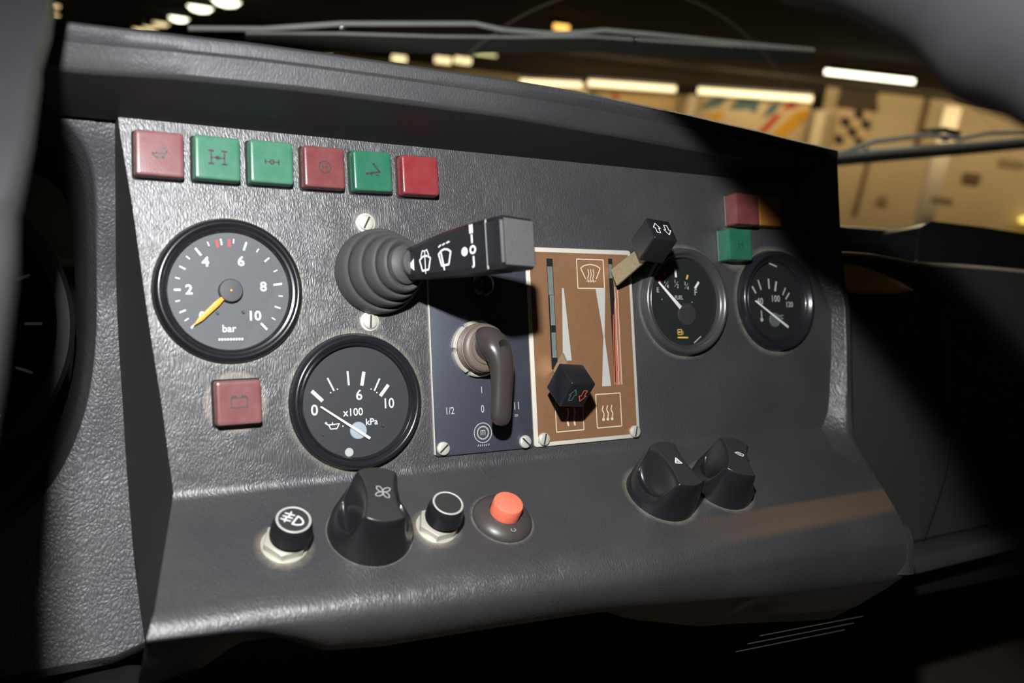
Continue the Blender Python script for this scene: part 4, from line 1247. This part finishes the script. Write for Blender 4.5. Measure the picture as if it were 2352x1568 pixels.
# ------------------------------------------------------------------ windshield with swept arcs of dirt, and wipers
def dirt_arcs(nt, mix):
    N, L = nt.nodes, nt.links
    tc = N.new('ShaderNodeTexCoord')
    total = None
    for cx, cz, r, w in ((0.445, -0.082, 0.3464, 0.0020), (0.95, -0.20, 0.42, 0.0014)):
        sub = N.new('ShaderNodeVectorMath'); sub.operation = 'SUBTRACT'; sub.inputs[1].default_value = (cx, 0, cz)
        L.new(tc.outputs['Object'], sub.inputs[0])
        sc = N.new('ShaderNodeVectorMath'); sc.operation = 'MULTIPLY'; sc.inputs[1].default_value = (1, 0, 1)
        L.new(sub.outputs[0], sc.inputs[0])
        ln = N.new('ShaderNodeVectorMath'); ln.operation = 'LENGTH'
        L.new(sc.outputs[0], ln.inputs[0])
        a = N.new('ShaderNodeMath'); a.operation = 'SUBTRACT'; a.inputs[1].default_value = r
        L.new(ln.outputs['Value'], a.inputs[0])
        b = N.new('ShaderNodeMath'); b.operation = 'ABSOLUTE'; L.new(a.outputs[0], b.inputs[0])
        c = N.new('ShaderNodeMapRange'); c.inputs[1].default_value = 0; c.inputs[2].default_value = w; c.inputs[3].default_value = 0.12; c.inputs[4].default_value = 0
        L.new(b.outputs[0], c.inputs[0])
        if total is None: total = c
        else:
            m = N.new('ShaderNodeMath'); m.operation = 'MAXIMUM'; L.new(total.outputs[0], m.inputs[0]); L.new(c.outputs[0], m.inputs[1]); total = m
    n = N.new('ShaderNodeTexNoise'); n.inputs['Scale'].default_value = 160; n.inputs['Detail'].default_value = 2
    L.new(tc.outputs['Object'], n.inputs['Vector'])
    r = N.new('ShaderNodeMapRange'); r.inputs[1].default_value = 0.66; r.inputs[2].default_value = 0.8; r.inputs[4].default_value = 0.02
    L.new(n.outputs['Fac'], r.inputs[0])
    ad = N.new('ShaderNodeMath'); ad.operation = 'ADD'; L.new(total.outputs[0], ad.inputs[0]); L.new(r.outputs[0], ad.inputs[1])
    a2 = N.new('ShaderNodeMath'); a2.operation = 'ADD'; a2.inputs[1].default_value = 0.004; L.new(ad.outputs[0], a2.inputs[0])
    L.new(a2.outputs[0], mix.inputs[0])
M_ws = glass_mat('windshield_glass', 0.03, 0.01, (0.97, 0.98, 0.96), dirt_arcs)
g = G(); g.box(-900, 2300, 0, 5, -60, 1100)
ws = g.build('window_1', M_ws, None, Matrix.Translation((0, 0.50, ZB))); struct(ws)

def wiper(name, pts_top, pts_low, label, clips, arm, sp=1.5, tr=2.6):
    t = thing(name, label, 'windshield wiper', Matrix.Translation((0, 0.55, ZB)), 'windshield wipers')
    g = G()
    rows = []
    for x, z in pts_low:
        rows.append([(x, -4, z+8), (x, 5, z+8), (x, 5, z-1), (x, 1, z-9), (x, -2, z-9), (x, -4, z-1)])
    V = g.grid(rows, close=True); g.cap(V[0][::-1]); g.cap(V[-1]); g.build('blade', M_wrub, t)
    g = G(); g.tube([(x, -6, z) for x, z in pts_top], tr, 10); g.build('bridge', M_alu, t)
    g = G(); g.tube([(x, -5, z+8.5) for x, z in pts_low], sp, 8); g.build('spine', M_alu, t)
    for x, z in clips:
        g = G(); g.box(x-3, x+3, -8, 4, -2.2, 2.2, 1, M=Matrix.Translation((0, 0, z))); g.build('clip', M_chrome, t)
    if arm:
        g = G(); g.tube(arm, 5.0, 10); g.build('arm', M_wrub, t)
    return t
wiper('windshield_wiper', [(-73, 147), (-4, 157), (74, 174), (223, 197), (259, 196), (316, 201), (363, 209), (393, 216), (465, 222), (616, 233), (745, 243)],
      [(-20, 142), (75, 156), (181, 169), (267, 181), (377, 198), (544, 214), (747, 234)],
      'long grey wiper lying across the windshield above the hood', [(76, 170), (252, 192), (440, 212), (600, 226), (735, 240)], None)
wiper('windshield_wiper', [(842, 110), (912, 134), (1000, 150), (1041, 156), (1120, 158), (1185, 173), (1296, 186), (1500, 200)],
      [(844, 100), (968, 118), (1127, 140), (1305, 166), (1500, 188)],
      'second wiper on the passenger half of the windshield', [(1085, 152), (900, 122)], [(1040, 6, 160), (1090, 8, 168), (1130, 8, 166)], 5.0, 4.0)

# ------------------------------------------------------------------ the hall outside
M_ceil = plain('dark_brown_ceiling', (0.035, 0.023, 0.012), 0.9, var=0.3, bscale=0.6)
M_wall = plain('cream_hall_wall', (0.55, 0.42, 0.25), 0.85, var=0.08, bscale=0.8)
M_floorh = plain('grey_hall_floor', (0.12, 0.11, 0.10), 0.6, var=0.2, bscale=0.7)
M_col = plain('cream_column', (0.62, 0.5, 0.34), 0.8)
M_tube = plain('tube_light', (1, 1, 1), 0.5, emit=(1.0, 0.78, 0.42), estr=1.7)
M_tubew = plain('tube_light_near', (1, 1, 1), 0.5, emit=(1.0, 0.93, 0.72), estr=5.0)
M_lampo = plain('sodium_lamp', (1, 1, 1), 0.5, emit=(1.0, 0.50, 0.10), estr=2.6)
M_fix = plain('lamp_housing', (0.2, 0.19, 0.17), 0.5)
m_ = 1000.0
AZ = R_(45)
eye = pw(*CL)
wn = Vector((math.sin(AZ), math.cos(AZ), 0)); wt_ = Vector((math.cos(AZ), -math.sin(AZ), 0))
WO = Vector((eye.x, eye.y, eye.z)) + wn*16.0
# hall wall frame: x along the wall, y away from the truck, z up from eye height
MW = Matrix(((wt_.x, wn.x, 0, WO.x), (wt_.y, wn.y, 0, WO.y), (0, 0, 1, WO.z), (0, 0, 0, 1)))
FZ = -eye.z*m_ + 0                                    # hall floor height in that frame, mm
CZ = 950.0
g = G(); g.box(-9.2*m_, 0.9*m_, 0, 200, FZ, 640); g.box(0.9*m_, 12*m_, 0, 200, FZ, 1120)
w = g.build('wall_right', M_wall, None, MW); struct(w)
g = G(); g.box(-9.2*m_, 12*m_, 220, 300, 0, 2100)
w = g.build('trim_1', M_ceil, None, MW); struct(w)
g = G(); g.box(-30*m_, 40*m_, -40*m_, 40*m_, 0, 100)
f = g.build('floor', M_floorh, None, Matrix.Translation((0, 20, -0.12))); struct(f)
g = G(); g.box(-30*m_, 40*m_, 0*m_, 60*m_, 0, 100)
f = g.build('ceiling', M_ceil, None, Matrix.Translation((0, 0.9, ZB + 0.111 + 1.05))); struct(f)
g = G(); g.box(-30*m_, 40*m_, 0, 200, 0, 4.2*m_)
f = g.build('wall_back', M_ceil, None, Matrix.Translation((0, 44, 0))); struct(f)

def wall_item(name, label, cat, t, z, hw, hh, dy, mat, group=None, dep=60):
    o = thing(name, label, cat, MW @ Matrix.Translation((t, -dy, z)), group)
    return o
def lamp_tube(t0, t1, z, dy, label, mat=M_tube, r=52, slope=0.0, pw_=0):
    o = thing('fluorescent_lamp', label, 'lamp', MW @ Matrix.Translation(((t0+t1)/2, -dy, z)) @ Matrix.Rotation(-slope, 4, 'Y'), 'lamps of the hall')
    L = (t1-t0)*m_/2
    g = G(); g.box(-L, L, -60, 60, r*0.9, r*0.9+50, 4); g.build('housing', M_fix, o)
    g = G(); g.tube([(-L, 0, 0), (0, 0, 0), (L, 0, 0)], r, 12); g.build('tube', mat, o)
    return o
lamp_tube(-4.36, -3.24, 0.545, 0.5, 'fluorescent lamp over the hall wall, leftmost of the strip above the hood', slope=R_(3.5))
lamp_tube(-3.12, -1.58, 0.665, 0.5, 'fluorescent lamp in the middle of the strip above the hood', slope=R_(2.5))
lamp_tube(-1.20, 0.68, 0.76, 0.5, 'fluorescent lamp over the coloured mural panel', slope=R_(2.5))
o = lamp_tube(0.56, 1.54, 0.885, 5.0, 'brightest fluorescent lamp, nearest, left of the steering wheel rim', M_tubew, 27, slope=R_(-0.2))
for i, (t0, t1, z, lb) in enumerate(((-6.85, -6.6, 0.655, 'small lamp glow low between wiper and hood, leftmost of three'), (-6.0, -5.72, 0.72, 'small lamp glow low between wiper and hood, middle of three'), (-5.62, -5.33, 0.755, 'small lamp glow low between wiper and hood, rightmost of three'))):
    lamp_tube(t0, t1, z, 0.6, lb, M_tube, 60)
lamp_tube(-8.45, -8.15, 0.68, 0.6, 'faint lamp glow just under the left half of the wiper', M_tube, 45)
lamp_tube(-5.25, -4.85, 0.90, 0.6, 'thin greenish lamp glow just below the middle of the wiper', plain('greenish_tube', (1, 1, 1), 0.5, emit=(0.75, 0.75, 0.3), estr=1.2), 22)
lamp_tube(-0.80, -0.62, 1.28-0.6, 0.4, 'dim pale lamp below the right end of the wiper', plain('dim_tube', (1, 1, 1), 0.5, emit=(0.7, 0.66, 0.4), estr=0.9), 45).location.z += 0.56
# ceiling lamps in a receding row, far left
row = [(2.37, 13.1, 0), (2.40, 15.4, 1), (2.72, 19.9, 2), (2.86, 23.7, 3), (3.08, 27.7, 4), (3.09, 30.5, 5)]
names = ['nearest and largest', 'second', 'third', 'fourth', 'fifth', 'farthest']
for (x, y, i) in row:
    o = thing('ceiling_lamp', 'round ceiling lamp, %s of the receding row at upper left' % names[i], 'lamp', Matrix.Translation((x, y, ZB+1.08)), 'receding row of ceiling lamps')
    g = G(); g.lathe([(210, 20), (230, 60), (230, 90)], 24, cap1=True); g.build('housing', M_fix, o)
    g = G(); g.lathe([(20, -60), (130, -40), (200, 20)], 24, cap0=True); g.build('diffuser', M_tubew if i < 3 else M_tube, o)
for k, (x, y, z) in enumerate(((0.48, 22.7, ZB+1.08), (0.66, 28.6, ZB+1.08))):
    o = thing('ceiling_lamp', ['upper', 'lower'][k] + ' of two dim lamps at the far upper left beside the spoke', 'lamp', Matrix.Translation((x, y, z)), 'lamps seen beside the spoke')
    g = G(); g.lathe([(130, 20), (150, 80)], 24, cap1=True); g.build('housing', M_fix, o)
    g = G(); g.lathe([(20, -60), (100, -40), (130, 20)], 24, cap0=True); g.build('diffuser', plain('dim_warm_lamp', (1, 1, 1), 0.5, emit=(1.0, 0.75, 0.35), estr=1.1), o)
o = thing('ceiling_lamp', 'orange ceiling lamp above the middle of the wiper', 'lamp', Matrix.Translation((4.95, 8.1, ZB+1.07)))
g = G(); g.box(-95, 95, -70, 70, 0, 60, 6); g.build('housing', M_fix, o)
g = G(); g.box(-85, 85, -60, 60, -45, 0, 10, M=Matrix.Rotation(R_(-30), 4, 'Z')); g.build('diffuser', M_lampo, o)

# columns, mural, flag panel, doors and marks on the hall wall
def column(t, hw, z1, label, dy=0.35, mat=M_col, z0=None):
    o = thing('column', label, 'column', MW @ Matrix.Translation((t, -dy, 0)), 'wall columns of the hall')
    g = G(); g.box(-hw, hw, -150, 150, FZ, z1, 12); g.build('shaft', mat, o)
    return o
column(-1.27, 75, 640, 'cream column left of the mural, behind the hood')
column(0.86, 85, 640, 'cream column between the mural and the checkered flag')
column(-3.2, 60, 560, 'short cream column under the middle lamp strip')
column(2.72, 120, 900, 'pale round column below the second wiper', 1.0, plain('pale_column', (0.5, 0.42, 0.32), 0.7))
def wall_panel(name, label, cat, polys, t, z, dy=0.06):
    o = thing(name, label, cat, MW @ Matrix.Translation((t, -dy, z)))
    return o
mu = thing('mural_panel', 'mural board with blue, red and yellow diagonal shapes behind the hood', 'mural', MW @ Matrix.Translation((-0.2, -0.06, 0.4)))
g = G(); g.box(-1000, 900, 0, 40, -400, 380, 4); g.build('board', plain('mural_cream', (0.72, 0.55, 0.33), 0.8), mu)
def pp(name, pts, mat):
    g = G()
    lo = [(x, -4, z) for x, z in pts]; hi = [(x, 1, z) for x, z in pts]
    V = g.grid([lo, hi], close=True); g.cap(V[0][::-1]); g.cap(V[-1]); g.build(name, mat, mu, smooth=None)
M_mb = plain('mural_blue', (0.10, 0.17, 0.18), 0.8); M_mr = plain('mural_red', (0.55, 0.05, 0.015), 0.8); M_my = plain('mural_yellow', (0.72, 0.36, 0.02), 0.8)
pp('blue_shape', [(-980, 40), (-700, 300), (-480, 300), (-600, 120), (-820, 60)], M_mb)
pp('blue_shape', [(-480, 90), (-300, 300), (60, 330), (10, 60), (-120, 130), (-260, 100)], M_mb)
pp('blue_shape', [(120, -20), (220, 250), (420, 330), (330, 120)], M_mb)
pp('red_shape', [(60, -320), (250, -220), (480, 120), (330, 100)], M_mr)
pp('red_shape', [(420, 170), (520, 330), (760, 340), (620, 230)], M_mr)
pp('yellow_shape', [(330, -260), (520, -330), (860, 60), (880, 290), (640, 160)], M_my)
pp('yellow_shape', [(-760, -60), (-560, 60), (-520, -60), (-660, -160)], M_my)
m2 = thing('mural_panel', 'pale mural board with a small red mark, nearer the hood middle', 'mural', MW @ Matrix.Translation((-2.4, -0.06, 0.36)))
g = G(); g.box(-620, 850, 0, 40, -260, 260, 4); g.build('board', plain('mural_pale', (0.66, 0.45, 0.22), 0.8), m2)
g = G(); g.box(-330, -230, -4, 1, 40, 160); g.build('red_shape', M_mr, m2)
g = G(); g.box(330, 380, -4, 1, -60, 150, M=Matrix.Rotation(R_(25), 4, 'Y')); g.build('dark_shape', plain('mural_dark', (0.1, 0.07, 0.04), 0.8), m2)
fg = thing('checkered_flag', 'black and cream checkered banner on the hall wall, right of the mural', 'banner', MW @ Matrix.Translation((1.42, -0.05, 0.44)) @ Matrix.Rotation(R_(0), 4, 'Y'))
g = G(); g.box(-270, 270, 0, 12, -420, 460); g.build('cloth', plain('banner_cream', (0.6, 0.42, 0.24), 0.85), fg)
g = G(); g.box(-300, 300, -8, 1, 290, 640); g.build('dark_header', plain('banner_brown', (0.07, 0.045, 0.025), 0.85), fg)
g = G()
for i in range(5):
    for j in range(3):
        if (i+j) % 2 == 0:
            x_ = -250 + 165*j + 22*i; z_ = 230 - 150*i
            g.prism([(x_+40, -z_-70), (x_+190, -z_-70), (x_+150, -z_+75), (x_, -z_+75)], 0, 5, M=Matrix.Rotation(R_(90), 4, 'X'))
g.build('black_squares', plain('banner_black', (0.03, 0.022, 0.015), 0.85), fg)
def mark(name, t, z, hw, hh, label, mat, rot=0, cat='sign', dy=0.05):
    g = G(); g.box(-hw, hw, 0, 25, -hh, hh, 3)
    o = g.build(name, mat, None, MW @ Matrix.Translation((t, -dy, z)) @ Matrix.Rotation(R_(rot), 4, 'Y')); tag(o, label, cat)
    return o
M_mk = plain('dark_brown_mark', (0.13, 0.075, 0.035), 0.8); M_mk2 = plain('faint_brown_mark', (0.28, 0.2, 0.11), 0.8)
mark('wall_sign', 3.46, -0.14, 130, 90, 'small dark brown sign on the cream wall at far right', M_mk)
mark('wall_sign', 2.86, -0.52, 150, 50, 'flat brown sign on the cream wall above the black box', M_mk2, dy=1.3)
mark('wall_sign', 2.17, -0.70, 75, 75, 'faint grey-brown spot sign low on the cream wall', M_mk2)
mark('wall_sign', 4.0, 0.18, 190, 60, 'faint olive sign under the second wiper near the right edge', M_mk2)
mark('wall_conduit', 2.50, 0.80, 42, 700, 'dark vertical pipe on the hall wall above the second wiper', M_mk, cat='pipe')
mark('wall_conduit', 1.80, -0.55, 28, 460, 'dark curved pipe low on the hall wall right of the hood', M_mk, rot=2, cat='pipe')
mark('wall_beam', 2.6, 1.12, 1500, 60, 'dark beam along the hall wall top below the bright lamp', M_mk, cat='beam')
g = G(); g.lathe([(20, -60), (120, -50), (150, 20), (60, 60)], 20, cap0=True, cap1=True)
o = g.build('wall_lamp', plain('yellow_lamp', (1, 1, 1), 0.5, emit=(1.0, 0.75, 0.1), estr=1.4), None, MW @ Matrix.Translation((4.42, -0.2, -0.68))); tag(o, 'yellow lamp low at the right edge, above the black box', 'lamp')

# light the lamps of the hall really give: soft area lights hung beside the tubes
def hall_light(t, z, dy, power, sx, rotx):
    l = bpy.data.lights.new('hall_light', 'AREA'); l.shape = 'RECTANGLE'; l.size = sx; l.size_y = 0.2
    l.energy = power; l.color = (1.0, 0.80, 0.50)
    o = bpy.data.objects.new('hall_light', l); S.collection.objects.link(o)
    o.matrix_world = MW @ Matrix.Translation((t, -dy, z)) @ Matrix.Rotation(R_(rotx), 4, 'X')
for t, p in ((-3.8, 30), (-2.3, 40), (-0.2, 55), (1.6, 60), (3.2, 60), (5.0, 60)):
    hall_light(t, 0.85, 1.8, p*0.3, 1.4, 60)

l = bpy.data.lights.new('hall_ceiling_light', 'AREA'); l.shape = 'RECTANGLE'; l.size = 1.2; l.size_y = 0.15
l.energy = 16; l.color = (1.0, 0.82, 0.52)
o = bpy.data.objects.new('hall_ceiling_light', l); S.collection.objects.link(o)
o.location = (2.0, 1.5, ZB + 1.12)
tg = Vector((0.5, 0.3, ZB)) - Vector(o.location)
o.rotation_euler = tg.to_track_quat('-Z', 'Y').to_euler()
